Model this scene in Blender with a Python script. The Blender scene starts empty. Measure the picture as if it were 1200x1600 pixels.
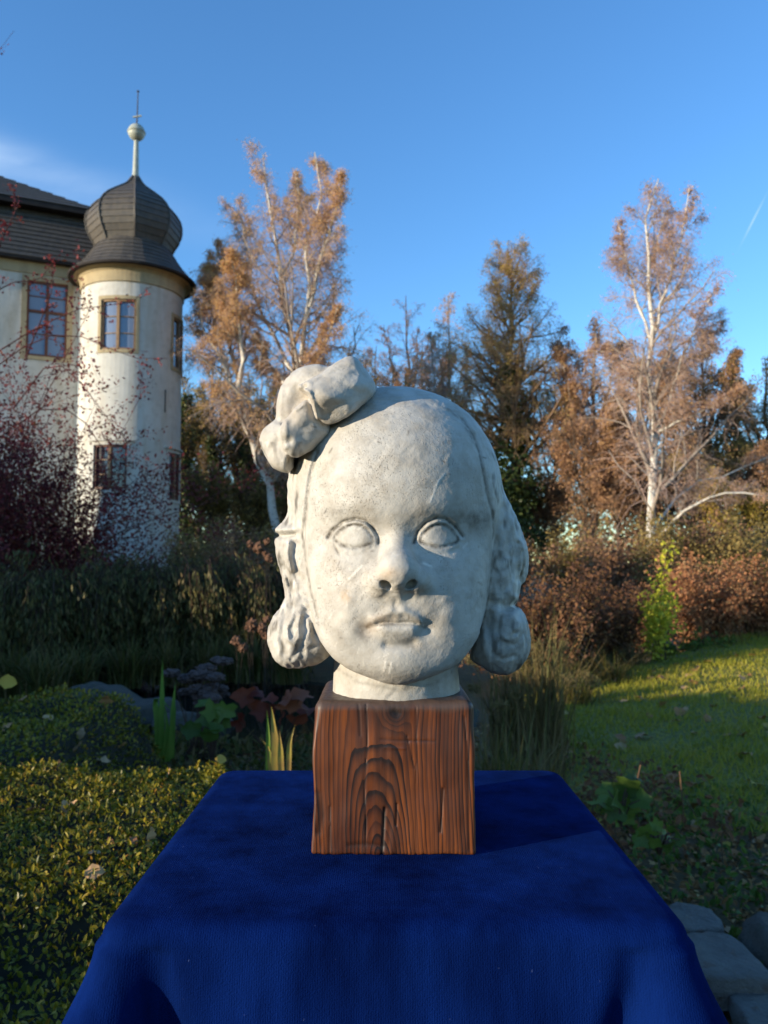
import bpy, bmesh, math, random
import numpy as np
from mathutils import Vector, Matrix, Euler

R = math.radians
scene = bpy.context.scene
COL = scene.collection

# ------------------------------------------------------------------ camera
FPX = 1230.0            # focal length in pixels of the 1200 x 1600 photograph
CAM_Z = 1.2
PITCH = R(3.72)
cam_data = bpy.data.cameras.new('camera')
cam = bpy.data.objects.new('camera', cam_data)
COL.objects.link(cam)
cam.location = (0, 0, CAM_Z)
cam.rotation_euler = (R(90) + PITCH, 0, 0)
cam_data.sensor_fit = 'VERTICAL'
cam_data.sensor_height = 24.0
cam_data.sensor_width = 18.0
cam_data.lens = 24.0 * FPX / 1600.0
cam_data.clip_start = 0.02
cam_data.clip_end = 3000
cam_data.dof.use_dof = True
cam_data.dof.focus_distance = 0.60
cam_data.dof.aperture_fstop = 10.0
scene.camera = cam

# ------------------------------------------------------------------ world, sun, exposure
SUN_AZ = R(27)          # degrees in front of the pure left direction
SUN_EL = R(8.5)
SUN_DIR = Vector((-math.cos(SUN_AZ) * math.cos(SUN_EL), -math.sin(SUN_AZ) * math.cos(SUN_EL), math.sin(SUN_EL)))
world = bpy.data.worlds.new('World')
scene.world = world
world.use_nodes = True
wt = world.node_tree
bg = wt.nodes['Background']
sky = wt.nodes.new('ShaderNodeTexSky')
sky.sky_type = 'NISHITA'
sky.sun_disc = False
sky.sun_elevation = SUN_EL
sky.sun_rotation = math.atan2(SUN_DIR.x, SUN_DIR.y)
sky.altitude = 200
sky.air_density = 1.0
sky.dust_density = 0.2
sky.ozone_density = 2.4
bg.inputs['Strength'].default_value = 0.15
tint = wt.nodes.new('ShaderNodeMix'); tint.data_type = 'RGBA'; tint.blend_type = 'MULTIPLY'
tint.inputs[0].default_value = 1.0
tint.inputs[7].default_value = (0.91, 1.09, 1.30, 1)      # the clear blue of a cold dry day
hsv = wt.nodes.new('ShaderNodeHueSaturation')
hsv.inputs['Saturation'].default_value = 1.12
hsv.inputs['Value'].default_value = 1.0
wt.links.new(sky.outputs[0], hsv.inputs['Color'])
wt.links.new(hsv.outputs[0], tint.inputs[6])
# a thin veil of cloud on the left and a short vapour trail on the right
def wmath(op, a, b=0.0, clamp=False):
    n = wt.nodes.new('ShaderNodeMath'); n.operation = op; n.use_clamp = clamp
    for k, v in enumerate((a, b)):
        if isinstance(v, (int, float)): n.inputs[k].default_value = v
        else: wt.links.new(v, n.inputs[k])
    return n.outputs[0]
wsep = wt.nodes.new('ShaderNodeSeparateXYZ')
wt.links.new(wt.nodes.new('ShaderNodeTexCoord').outputs['Generated'], wsep.inputs[0])
wy = wmath('MAXIMUM', wsep.outputs[1], 0.05)
wu = wmath('DIVIDE', wsep.outputs[0], wy); wv_ = wmath('DIVIDE', wsep.outputs[2], wy)
wcomb = wt.nodes.new('ShaderNodeCombineXYZ'); wt.links.new(wu, wcomb.inputs[0]); wt.links.new(wv_, wcomb.inputs[1])
def streak(u0, v0, slope, length, width):
    along_ = wmath('DIVIDE', wmath('SUBTRACT', wu, u0), length)
    across = wmath('DIVIDE', wmath('SUBTRACT', wmath('SUBTRACT', wv_, v0), wmath('MULTIPLY', wmath('SUBTRACT', wu, u0), slope)), width)
    d2 = wmath('ADD', wmath('MULTIPLY', along_, along_), wmath('MULTIPLY', across, across))
    return wmath('POWER', 2.718, wmath('MULTIPLY', d2, -1.0))
wn = wt.nodes.new('ShaderNodeTexNoise'); wn.inputs['Scale'].default_value = 6.0; wn.inputs['Detail'].default_value = 5.0
wmap = wt.nodes.new('ShaderNodeMapping'); wmap.inputs['Scale'].default_value = (1.0, 3.0, 1.0); wmap.inputs['Rotation'].default_value = (0, 0, 0.35)
wt.links.new(wcomb.outputs[0], wmap.inputs[0]); wt.links.new(wmap.outputs[0], wn.inputs['Vector'])
veil = wmath('MULTIPLY', streak(-0.56, 0.545, -0.32, 0.24, 0.030), wmath('ADD', wmath('MULTIPLY', wn.outputs['Fac'], 1.3), -0.2, True))
trail = wmath('MULTIPLY', streak(0.482, 0.447, 1.9, 0.012, 0.0022), 0.35)
cl = wt.nodes.new('ShaderNodeMix'); cl.data_type = 'RGBA'; cl.blend_type = 'MIX'
wt.links.new(wmath('ADD', wmath('MULTIPLY', veil, 0.55), trail, True), cl.inputs[0])
cl.inputs[7].default_value = (3.3, 3.9, 4.6, 1)
wt.links.new(tint.outputs[2], cl.inputs[6])
wt.links.new(cl.outputs[2], bg.inputs[0])

sun_data = bpy.data.lights.new('sun', 'SUN')
sun_data.energy = 3.9
sun_data.angle = R(0.55)
sun_data.color = (1.0, 0.87, 0.67)
sun = bpy.data.objects.new('sun', sun_data)
COL.objects.link(sun)
sun.rotation_euler = SUN_DIR.to_track_quat('Z', 'Y').to_euler()

scene.view_settings.view_transform = 'Standard'
scene.view_settings.look = 'None'
scene.view_settings.exposure = 1.0
scene.view_settings.gamma = 1.0
scene.view_settings.use_curve_mapping = False
scene.render.engine = 'CYCLES'
scene.cycles.use_denoising = True
scene.cycles.max_bounces = 6
scene.cycles.diffuse_bounces = 3
scene.cycles.glossy_bounces = 3
scene.cycles.transmission_bounces = 3
scene.cycles.transparent_max_bounces = 6
scene.cycles.caustics_reflective = False
scene.cycles.caustics_refractive = False

# ------------------------------------------------------------------ projection helpers (photo pixel <-> place)
CP, SP = math.cos(PITCH), math.sin(PITCH)

def pt(px, py, d):
    """the point of the place seen at photo pixel (px, py), d metres ahead of the camera"""
    a = (px - 600.0) / FPX
    b = (800.0 - py) / FPX
    ry = CP - b * SP
    rz = SP + b * CP
    k = d / ry
    return np.array([a * k, d, CAM_Z + rz * k])

def ptz(px, py, z):
    """the point of the plane of height z seen at photo pixel (px, py)"""
    a = (px - 600.0) / FPX
    b = (800.0 - py) / FPX
    k = (z - CAM_Z) / (SP + b * CP)
    return np.array([a * k, (CP - b * SP) * k, z])

def proj(P):
    y = P[:, 1]; z = P[:, 2] - CAM_Z
    dep = y * CP + z * SP
    return 600.0 + FPX * P[:, 0] / dep, 800.0 - FPX * (-y * SP + z * CP) / dep

# ------------------------------------------------------------------ scene helpers
def prop(o, label=None, cat=None, group=None, kind=None):
    if label: o['label'] = label
    if cat: o['category'] = cat
    if group: o['group'] = group
    if kind: o['kind'] = kind
    return o

def thing(name, loc, label, cat, group=None, rz=0.0):
    o = bpy.data.objects.new(name, None)
    COL.objects.link(o)
    o.location = loc
    o.rotation_euler = (0, 0, rz)
    o.empty_display_size = 0.1
    return prop(o, label, cat, group)

def link(name, me, parent=None, mat=None, loc=None, rot=None, scale=None, world_verts=True):
    """link a mesh; when parented, world_verts says the vertices are in world space"""
    o = bpy.data.objects.new(name, me)
    COL.objects.link(o)
    if mat is not None and not me.materials:
        me.materials.append(mat)
    if loc is not None: o.location = loc
    if rot is not None: o.rotation_euler = rot
    if scale is not None: o.scale = scale
    if parent is not None:
        o.parent = parent
        if world_verts:
            o.matrix_parent_inverse = world_matrix(parent).inverted()
    return o

def world_matrix(o):
    m = Matrix.LocRotScale(o.location, o.rotation_euler.to_quaternion(), o.scale)
    if o.parent is not None:
        return world_matrix(o.parent) @ o.matrix_parent_inverse @ m
    return m

def mesh_np(name, verts, faces, smooth=True):
    """verts (N,3), faces (M,3) or (M,4) numpy -> mesh data"""
    verts = np.asarray(verts, dtype=np.float32)
    faces = np.asarray(faces, dtype=np.int32)
    me = bpy.data.meshes.new(name)
    n, k = faces.shape
    me.vertices.add(len(verts))
    me.vertices.foreach_set('co', verts.ravel())
    me.loops.add(n * k)
    me.loops.foreach_set('vertex_index', faces.ravel())
    me.polygons.add(n)
    me.polygons.foreach_set('loop_start', np.arange(0, n * k, k, dtype=np.int32))
    me.update(calc_edges=True)
    me.polygons.foreach_set('use_smooth', np.full(n, smooth, dtype=bool))
    return me

def set_attr(me, name, vals):
    a = me.attributes.new(name, 'FLOAT', 'POINT')
    a.data.foreach_set('value', np.asarray(vals, dtype=np.float32))

def mesh_py(name, verts, faces, smooth=False):
    me = bpy.data.meshes.new(name)
    me.from_pydata([tuple(map(float, v)) for v in verts], [], [tuple(int(i) for i in f) for f in faces])
    me.update()
    if smooth:
        me.polygons.foreach_set('use_smooth', np.full(len(me.polygons), True))
    return me

class MB:
    """collects shapes of ONE part"""
    def __init__(self): self.v = []; self.f = []
    def add(self, verts, faces):
        o = len(self.v)
        self.v += [tuple(map(float, p)) for p in verts]
        self.f += [tuple(i + o for i in f) for f in faces]
        return self
    def box(self, x0, x1, y0, y1, z0, z1, M=None):
        p = [(x0,y0,z0),(x1,y0,z0),(x1,y1,z0),(x0,y1,z0),(x0,y0,z1),(x1,y0,z1),(x1,y1,z1),(x0,y1,z1)]
        if M is not None: p = [tuple(M @ Vector(q)) for q in p]
        return self.add(p, [(0,3,2,1),(4,5,6,7),(0,1,5,4),(1,2,6,5),(2,3,7,6),(3,0,4,7)])
    def lathe(self, prof, n=24, c=(0,0), a0=0.0, a1=2*math.pi, cap=False):
        full = abs(a1 - a0 - 2*math.pi) < 1e-6
        m = n if full else n + 1
        vs = []
        for r, z in prof:
            for i in range(m):
                a = a0 + (a1 - a0) * i / n
                vs.append((c[0] + r*math.cos(a), c[1] + r*math.sin(a), z))
        fs = []
        for j in range(len(prof) - 1):
            for i in range(n):
                i2 = (i + 1) % m
                fs.append((j*m+i, j*m+i2, (j+1)*m+i2, (j+1)*m+i))
        if cap and full:
            fs.append(tuple(range(m))[::-1]); fs.append(tuple((len(prof)-1)*m + i for i in range(m)))
        return self.add(vs, fs)
    def tube(self, pts, rads, n=6, cap=True):
        pts = [Vector(p) for p in pts]
        vs = []; fs = []
        ref = Vector((0.31, 0.17, 0.93))
        for i, p in enumerate(pts):
            t = (pts[min(i+1, len(pts)-1)] - pts[max(i-1, 0)])
            t = t.normalized() if t.length > 1e-9 else Vector((0,0,1))
            a = t.cross(ref)
            if a.length < 0.1: a = t.cross(Vector((1,0,0)))
            a.normalize(); b = t.cross(a)
            for k in range(n):
                an = 2*math.pi*k/n
                vs.append(p + (a*math.cos(an) + b*math.sin(an))*rads[i])
        for i in range(len(pts)-1):
            for k in range(n):
                k2 = (k+1) % n
                fs.append((i*n+k, i*n+k2, (i+1)*n+k2, (i+1)*n+k))
        if cap:
            fs.append(tuple(range(n))[::-1]); fs.append(tuple((len(pts)-1)*n+k for k in range(n)))
        return self.add(vs, fs)
    def build(self, name, mat, parent=None, smooth=False, world_verts=True):
        return link(name, mesh_py(name, self.v, self.f, smooth), parent, mat, world_verts=world_verts)

# ------------------------------------------------------------------ numpy noise
def _hash(ix, iy, iz, seed):
    h = (ix.astype(np.int64) * 374761393 + iy.astype(np.int64) * 668265263 + iz.astype(np.int64) * 2147483647 + seed * 974634777) & 0xffffffff
    h = ((h ^ (h >> 13)) * 1274126177) & 0xffffffff
    h = (h ^ (h >> 16)) & 0xffffff
    return h.astype(np.float32) / np.float32(0x7fffff) - 1.0

def vnoise(P, freq, seed=0):
    """value noise in -1..1; freq scalar or 3-vector"""
    q = np.asarray(P, dtype=np.float32) * np.asarray(freq, dtype=np.float32)
    i = np.floor(q).astype(np.int64); f = q - i
    f = f * f * (3 - 2 * f)
    x, y, z = i[:, 0], i[:, 1], i[:, 2]
    fx, fy, fz = f[:, 0], f[:, 1], f[:, 2]
    def L(dz):
        a = _hash(x, y, z+dz, seed) * (1-fx) + _hash(x+1, y, z+dz, seed) * fx
        b = _hash(x, y+1, z+dz, seed) * (1-fx) + _hash(x+1, y+1, z+dz, seed) * fx
        return a * (1-fy) + b * fy
    return L(0) * (1-fz) + L(1) * fz

def fbm(P, freq, oct=3, seed=0):
    s = 0; a = 1.0; t = 0
    fr = np.asarray(freq, dtype=np.float32)
    for k in range(oct):
        s = s + a * vnoise(P, fr * (2.03 ** k), seed + k * 17); t += a; a *= 0.5
    return s / t

# ------------------------------------------------------------------ material helper
class NT:
    def __init__(self, name):
        self.m = bpy.data.materials.new(name); self.m.use_nodes = True
        self.t = self.m.node_tree
        self.b = self.t.nodes['Principled BSDF']
    def n(self, typ, **kw):
        nd = self.t.nodes.new('ShaderNode' + typ)
        ins = kw.pop('ins', {})
        for k, v in kw.items(): setattr(nd, k, v)
        for k, v in ins.items(): self.put(nd.inputs[k], v)
        return nd
    def put(self, sock, v):
        if hasattr(v, 'is_output') or isinstance(v, bpy.types.NodeSocket): self.t.links.new(v, sock)
        elif isinstance(v, bpy.types.Node): self.t.links.new(v.outputs[0], sock)
        else: sock.default_value = v
    def set(self, **kw):
        for k, v in kw.items():
            k = k.replace('_', ' ')
            s = self.b.inputs[k] if k in self.b.inputs else None
            if s is not None: self.put(s, v)
        return self
    def coord(self, kind='Object'):
        return self.n('TexCoord').outputs[kind]
    def attr(self, name): return self.n('Attribute', attribute_name=name).outputs['Fac']
    def noise(self, scale, detail=3, rough=0.55, vec=None, dist=0.0, stretch=None):
        vec = vec if vec is not None else self.coord()
        if stretch is not None:
            vec = self.n('Mapping', ins={'Vector': vec, 'Scale': stretch}).outputs[0]
        return self.n('TexNoise', ins={'Vector': vec, 'Scale': scale, 'Detail': detail, 'Roughness': rough, 'Distortion': dist}).outputs['Fac']
    def ramp(self, fac, stops, interp='LINEAR'):
        r = self.n('ValToRGB', ins={'Fac': fac}); r.color_ramp.interpolation = interp
        e = r.color_ramp.elements
        while len(e) < len(stops): e.new(0.5)
        for el, (p, c) in zip(e, stops):
            el.position = p
            el.color = (c, c, c, 1) if isinstance(c, (int, float)) else (*c[:3], 1)
        return r.outputs[0]
    def mix(self, fac, a, b, mode='MIX'):
        m = self.n('Mix', data_type='RGBA', blend_type=mode)
        def c(v): return (*v[:3], 1) if isinstance(v, tuple) else v
        self.put(m.inputs[0], fac); self.put(m.inputs[6], c(a)); self.put(m.inputs[7], c(b))
        return m.outputs[2]
    def math(self, op, a, b=0.0, clamp=False):
        m = self.n('Math', operation=op, use_clamp=clamp)
        self.put(m.inputs[0], a); self.put(m.inputs[1], b)
        return m.outputs[0]
    def bump(self, h, strength=0.5, dist=0.002, normal=None):
        b = self.n('Bump', ins={'Height': h, 'Strength': strength, 'Distance': dist})
        if normal is not None: self.put(b.inputs['Normal'], normal)
        self.t.links.new(b.outputs[0], self.b.inputs['Normal'])
        return b.outputs[0]

def simple_mat(name, c0, c1=None, scale=4.0, rough=0.7, bump=0.0, bdist=0.01, detail=4, spec=0.3, by_object=0.0):
    """two-tone noise material"""
    t = NT(name)
    c1 = c1 or tuple(x * 0.7 for x in c0)
    f = t.noise(scale, detail)
    col = t.mix(t.ramp(f, [(0.35, 0.0), (0.65, 1.0)]), c0, c1)
    if by_object:
        rnd = t.n('ObjectInfo').outputs['Random']
        hv = t.n('HueSaturation', ins={'Color': col, 'Value': t.n('MapRange', ins={'Value': rnd, 'To Min': 1-by_object, 'To Max': 1+by_object}).outputs[0]})
        col = hv.outputs[0]
    t.set(Base_Color=col, Roughness=rough)
    t.b.inputs['Specular IOR Level'].default_value = spec
    if bump: t.bump(t.noise(scale * 3, 4), bump, bdist)
    return t.m

def leaf_mat(name, cols, rough=0.6, transl=0.25, scale=0.0):
    """foliage: colours spread by the face attribute 'tint' (0..1), a little light passing through"""
    t = NT(name)
    n = len(cols)
    c = t.ramp(t.attr('tint'), [(i / max(1, n - 1), cc) for i, cc in enumerate(cols)])
    t.set(Base_Color=c, Roughness=rough)
    t.b.inputs['Specular IOR Level'].default_value = 0.25
    if transl:
        tr = t.n('BsdfTranslucent', ins={'Color': c})
        mx = t.n('MixShader', ins={0: transl})
        out = t.t.nodes['Material Output']
        t.t.links.new(t.b.outputs[0], mx.inputs[1]); t.t.links.new(tr.outputs[0], mx.inputs[2])
        t.t.links.new(mx.outputs[0], out.inputs[0])
    return t.m

# ================================================================== outline tools
def seg_dist(u, v, pts):
    """distance in px from (u,v) to a polyline, and the parameter 0..1 along it"""
    best = np.full(u.shape, 1e9, dtype=np.float32); par = np.zeros_like(best)
    n = len(pts) - 1
    for i in range(n):
        ax, ay = pts[i]; bx, by = pts[i+1]
        dx, dy = bx-ax, by-ay
        L = dx*dx + dy*dy + 1e-9
        t = np.clip(((u-ax)*dx + (v-ay)*dy) / L, 0, 1)
        d = np.hypot(u-ax-t*dx, v-ay-t*dy)
        m = d < best
        best = np.where(m, d, best); par = np.where(m, (i+t)/n, par)
    return best, par

def poly_sdf(u, v, pts):
    d, _ = seg_dist(u, v, list(pts) + [pts[0]])
    ins = np.zeros(u.shape, dtype=bool)
    j = len(pts) - 1
    for i in range(len(pts)):
        xi, yi = pts[i]; xj, yj = pts[j]
        if yi != yj:
            c = ((yi > v) != (yj > v)) & (u < (xj-xi)*(v-yi)/(yj-yi) + xi)
            ins ^= c
        j = i
    return np.where(ins, -d, d)

def smooth_poly(pts, k=3):
    p = np.array(pts, dtype=float)
    for _ in range(k):
        q = np.roll(p, -1, axis=0)
        p = np.stack([0.75*p + 0.25*q, 0.25*p + 0.75*q], axis=1).reshape(-1, 2)
    return [tuple(x) for x in p]

# ================================================================== foliage and branch tools
def unit(a): return a/(np.linalg.norm(a, axis=-1, keepdims=True)+1e-9)

def leaf_arrays(P, D, Nn, L, W, shape='kite', fold=0.25, curl=0.0):
    """one small blade for each point: base P, direction D, face normal Nn, length L, width W"""
    D = unit(D); S = unit(np.cross(D, Nn)); Nn = np.cross(S, D)
    L = np.asarray(L)[:, None]; W = np.asarray(W)[:, None]
    if shape == 'kite':
        v = np.stack([P, P+D*L*0.5+S*W*0.5, P+D*L, P+D*L*0.5-S*W*0.5], 1)
        f = np.array([[0, 1, 2, 3]])
    elif shape == 'tri':
        v = np.stack([P-S*W*0.5, P+S*W*0.5, P+D*L], 1); f = np.array([[0, 1, 2]])
    else:      # folded oval
        up = Nn*W*fold; dn = Nn*L*curl
        v = np.stack([P, P+D*L*0.30+S*W*0.46+up, P+D*L*0.70+S*W*0.40+up-dn*0.4, P+D*L-dn, P+D*L*0.70-S*W*0.40+up-dn*0.4, P+D*L*0.30-S*W*0.46+up], 1)
        f = np.array([[0, 1, 2, 3], [0, 3, 4, 5]])
    n, k, _ = v.shape
    F = (f[None]+(np.arange(n)*k)[:, None, None]).reshape(-1, f.shape[1])
    return v.reshape(-1, 3), F, k

def leaf_mesh(name, P, D, Nn, L, W, tint, shape='kite', fold=0.25, curl=0.0, smooth=False):
    V, F, k = leaf_arrays(P, D, Nn, L, W, shape, fold, curl)
    me = mesh_np(name, V, F, smooth)
    set_attr(me, 'tint', np.repeat(np.clip(tint, 0, 1), k))
    return me

def tubes(pts, rad, n=5):
    """pts (B,K,3), rad (B,K) -> verts, quads of B tapered tubes"""
    B, K, _ = pts.shape
    t = np.empty_like(pts); t[:, 1:-1] = pts[:, 2:]-pts[:, :-2]; t[:, 0] = pts[:, 1]-pts[:, 0]; t[:, -1] = pts[:, -1]-pts[:, -2]
    t = unit(t)
    ref = np.where(np.abs(t[..., 2:3]) > 0.9, np.array([1.0, 0.1, 0]), np.array([0.1, 0.05, 1.0]))
    a = unit(np.cross(t, ref)); b = np.cross(t, a)
    an = 2*np.pi*np.arange(n)/n
    ring = a[:, :, None]*np.cos(an)[None, None, :, None]+b[:, :, None]*np.sin(an)[None, None, :, None]
    V = pts[:, :, None]+ring*rad[:, :, None, None]
    idx = np.arange(B*K*n).reshape(B, K, n)
    q = np.stack([idx[:, :-1], np.roll(idx[:, :-1], -1, 2), np.roll(idx[:, 1:], -1, 2), idx[:, 1:]], -1)
    return V.reshape(-1, 3), q.reshape(-1, 4)

def join_tubes(sets):
    V = []; F = []; o = 0
    for pts, rad, n in sets:
        if len(pts) == 0: continue
        v, f = tubes(np.asarray(pts, dtype=np.float64), np.asarray(rad, dtype=np.float64), n)
        V.append(v); F.append(f+o); o += len(v)
    return np.concatenate(V), np.concatenate(F)

def resample(path, K):
    p = np.array(path, dtype=np.float64)
    d = np.concatenate([[0], np.cumsum(np.linalg.norm(np.diff(p, axis=0), axis=1))])
    s = np.linspace(0, d[-1], K)
    return np.stack([np.interp(s, d, p[:, i]) for i in range(3)], 1)

def grow(rs, par, prad, count, t0, t1, ang, length, K=6, up=0.0, wig=0.12, taper=0.25, rfac=0.55, rmin=0.003, lenpow=0.6):
    """children of B branches: count each, between t0 and t1 of the parent, at angle ang, length as a share of the parent's"""
    B, KP, _ = par.shape
    idx = np.repeat(np.arange(B), count); n = len(idx)
    t = t0+(t1-t0)*((np.tile(np.arange(count), B)+rs.uniform(0, 1, n))/count)
    s = t*(KP-1); i = np.minimum(s.astype(int), KP-2); fr = (s-i)[:, None]
    base = par[idx, i]*(1-fr)+par[idx, i+1]*fr
    tan = unit(par[idx, i+1]-par[idx, i])
    pr = prad[idx, i]*(1-fr[:, 0])+prad[idx, i+1]*fr[:, 0]
    plen = np.linalg.norm(np.diff(par, axis=1), axis=2).sum(1)[idx]
    rnd = rs.normal(size=(n, 3)); perp = unit(rnd-(rnd*tan).sum(1, keepdims=True)*tan)
    a = rs.normal(ang, 0.16, n)[:, None]
    d = unit(tan*np.cos(a)+perp*np.sin(a))
    L = plen*length*rs.uniform(0.7, 1.25, n)*(1.15-t)**lenpow
    pts = np.empty((n, K, 3)); pts[:, 0] = base
    for k in range(1, K):
        d = unit(d+rs.normal(size=(n, 3))*wig+np.array([0, 0, up])/(K-1)*1.6)
        pts[:, k] = pts[:, k-1]+d*(L/(K-1))[:, None]
    r0 = np.maximum(pr*rfac, rmin)
    rad = r0[:, None]*np.linspace(1, taper, K)[None]
    return pts, np.maximum(rad, rmin*0.5)

def along(rs, pts, n, t0=0.15, jit=0.0):
    """n random points on a set of branches, with the branch direction there"""
    B, K, _ = pts.shape
    b = rs.randint(0, B, n); s = rs.uniform(t0, 1, n)*(K-1); i = np.minimum(s.astype(int), K-2); fr = (s-i)[:, None]
    p = pts[b, i]*(1-fr)+pts[b, i+1]*fr
    return p+rs.normal(size=(n, 3))*jit, unit(pts[b, i+1]-pts[b, i])

def px_path(pp, d, dd=None):
    """limb path from photo pixels at distance d (dd: extra distance for each point)"""
    return [pt(x, y, d+(dd[k] if dd else 0)) for k, (x, y) in enumerate(pp)]

# ================================================================== ground, lawn, pond
def ground_material():
    t = NT('leaf_littered_soil')
    a = t.noise(0.35, 4); b = t.noise(9, 5, 0.65); c = t.noise(60, 3)
    col = t.mix(t.ramp(b, [(0.35, 0), (0.68, 1)]), (0.17, 0.095, 0.036), (0.085, 0.050, 0.02))
    col = t.mix(t.math('MULTIPLY', t.ramp(c, [(0.5, 0), (0.7, 1)]), 0.6), col, (0.24, 0.125, 0.045))
    col = t.mix(t.math('MULTIPLY', t.ramp(a, [(0.45, 0), (0.6, 1)]), 0.5), col, (0.045, 0.055, 0.015))
    t.set(Base_Color=col, Roughness=0.95); t.bump(t.math('ADD', b, t.math('MULTIPLY', c, 0.5)), 0.9, 0.03)
    return t.m
M_SOIL = ground_material()
def far_field_material():
    t = NT('stubble_field')
    a = t.noise(0.05, 4)
    t.set(Base_Color=t.mix(t.ramp(a, [(0.4, 0), (0.6, 1)]), (0.30, 0.21, 0.09), (0.20, 0.16, 0.06)), Roughness=0.95)
    return t.m
n = 120
gx = np.concatenate([-np.geomspace(900, 6, 25), np.linspace(-5.7, 6, 90), np.geomspace(6.4, 900, 25)])
gy = np.concatenate([-np.geomspace(300, 4, 14), np.linspace(-3.6, 14, 130), np.geomspace(14.4, 1500, 40)])
X, Y = np.meshgrid(gx, gy, indexing='ij')
GP = np.stack([X.ravel(), Y.ravel(), 0*X.ravel()], 1).astype(np.float32)
POND = smooth_poly([(-3.4, 6.2), (-2.2, 5.5), (-1.1, 5.3), (-0.2, 5.0), (0.35, 5.3), (0.5, 6.4), (0.1, 8.0), (-1.5, 9.2), (-3.6, 9.0)], 2)
def ground_z(x, y):
    P = np.stack([x, y, 0*x], -1).reshape(-1, 3).astype(np.float32)
    e = poly_sdf(P[:, 0], P[:, 1], POND).reshape(np.shape(x))
    return fbm(P, 0.9, 3, 101).reshape(np.shape(x))*0.03*np.clip(1-np.hypot(x, y)/40, 0, 1)-0.02-0.22*np.clip((0.12-e)/0.4, 0, 1)
GP[:, 2] = ground_z(GP[:, 0], GP[:, 1])
I = np.arange(len(gx)*len(gy)).reshape(len(gx), len(gy))
GF = np.stack([I[:-1, :-1], I[1:, :-1], I[1:, 1:], I[:-1, 1:]], -1).reshape(-1, 4)
prop(link('ground', mesh_np('ground', GP, GF), None, M_SOIL), kind='structure')
fm = MB().add([(-700, 62, 0.03), (700, 62, 0.03), (700, 900, 0.03), (-700, 900, 0.03)], [(0, 1, 2, 3)])
prop(fm.build('field', far_field_material()), kind='structure')

# lawn: a low sheet with its own outline on the right, real blades on top
LAWN = [(0.75, 3.95), (1.3, 3.55), (2.3, 3.45), (3.4, 3.0), (7.5, 2.6), (9.5, 7.5), (9.0, 13.0), (6.2, 12.0), (4.65, 10.6), (3.2, 9.4), (2.1, 8.4), (1.25, 7.3), (0.95, 6.0), (0.7, 5.0)]
LAWN_S = smooth_poly(LAWN, 2)
def lawn_z(x, y):
    P = np.stack([x, y, 0*x], -1).reshape(-1, 3).astype(np.float32)
    return (fbm(P, 0.5, 2, 111)*0.03+0.02).reshape(np.shape(x))+np.clip(np.asarray(x)-1.3, 0, 6)*0.062
lx, ly = np.meshgrid(np.linspace(0.5, 9.6, 130), np.linspace(2.4, 12.6, 140), indexing='ij')
LI = poly_sdf(lx.ravel().astype(np.float32), ly.ravel().astype(np.float32), LAWN_S).reshape(lx.shape)
rim = np.clip((LI+0.22)/0.30, 0, 1); lz = lawn_z(lx, ly)*(1-rim)-0.06*rim
LV = np.stack([lx.ravel(), ly.ravel(), lz.ravel()], 1)
I = np.arange(lx.size).reshape(lx.shape)
LFc = np.stack([I[:-1, :-1], I[1:, :-1], I[1:, 1:], I[:-1, 1:]], -1).reshape(-1, 4)
keep = (LI.ravel()[LFc] < 0.12).all(1)
t = NT('mown_grass_soil')
nb = t.noise(3, 4); nf = t.noise(40, 4)
col = t.mix(t.ramp(nb, [(0.35, 0), (0.65, 1)]), (0.18, 0.18, 0.02), (0.24, 0.195, 0.03))
col = t.mix(t.ramp(nf, [(0.4, 0), (0.7, 1)]), col, (0.030, 0.045, 0.010))
t.set(Base_Color=col, Roughness=0.95); t.bump(nf, 0.8, 0.02)
lawn = prop(link('lawn', mesh_np('lawn', LV, LFc[keep]), None, t.m), kind='structure')
rs = np.random.RandomState(11)
def in_poly(n, poly, x0, x1, y0, y1, power=1.0):
    x = rs.uniform(x0, x1, n*3); y = y0+(y1-y0)*rs.uniform(0, 1, n*3)**power
    k = poly_sdf(x.astype(np.float32), y.astype(np.float32), poly) < 0
    return x[k][:n], y[k][:n]
gx_, gy_ = in_poly(105000, LAWN_S, 0.6, 8.0, 2.6, 12.0, 1.35)
P = np.stack([gx_, gy_, lawn_z(gx_, gy_)-0.004], 1)
D = np.stack([rs.normal(0, 0.55, len(P)), rs.normal(0, 0.55, len(P)), np.ones(len(P))], 1)
M_GRASS = leaf_mat('grass_blades', [(0.15, 0.165, 0.014), (0.25, 0.245, 0.022), (0.35, 0.31, 0.03), (0.40, 0.30, 0.06)], 0.6, 0.3)
gn = fbm((P*np.array([1, 1, 0])).astype(np.float32), 1.7, 3, 121); gk = rs.uniform(0, 1, len(P)) < 0.75+0.9*gn
P, D, gn = P[gk], D[gk], gn[gk]
gm = leaf_mesh('grass', P, D, rs.normal(size=P.shape), rs.uniform(0.022, 0.065, len(P))*(1+0.7*gn), rs.uniform(0.004, 0.009, len(P))*(0.6+P[:, 1]/7), rs.beta(2, 2.5, len(P))+0.45*fbm((P*np.array([1, 1, 0])).astype(np.float32), 0.9, 3, 131), 'tri')
prop(link('grass', gm, None, M_GRASS), 'short green lawn grass right of the bust', 'grass', kind='stuff')

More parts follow.
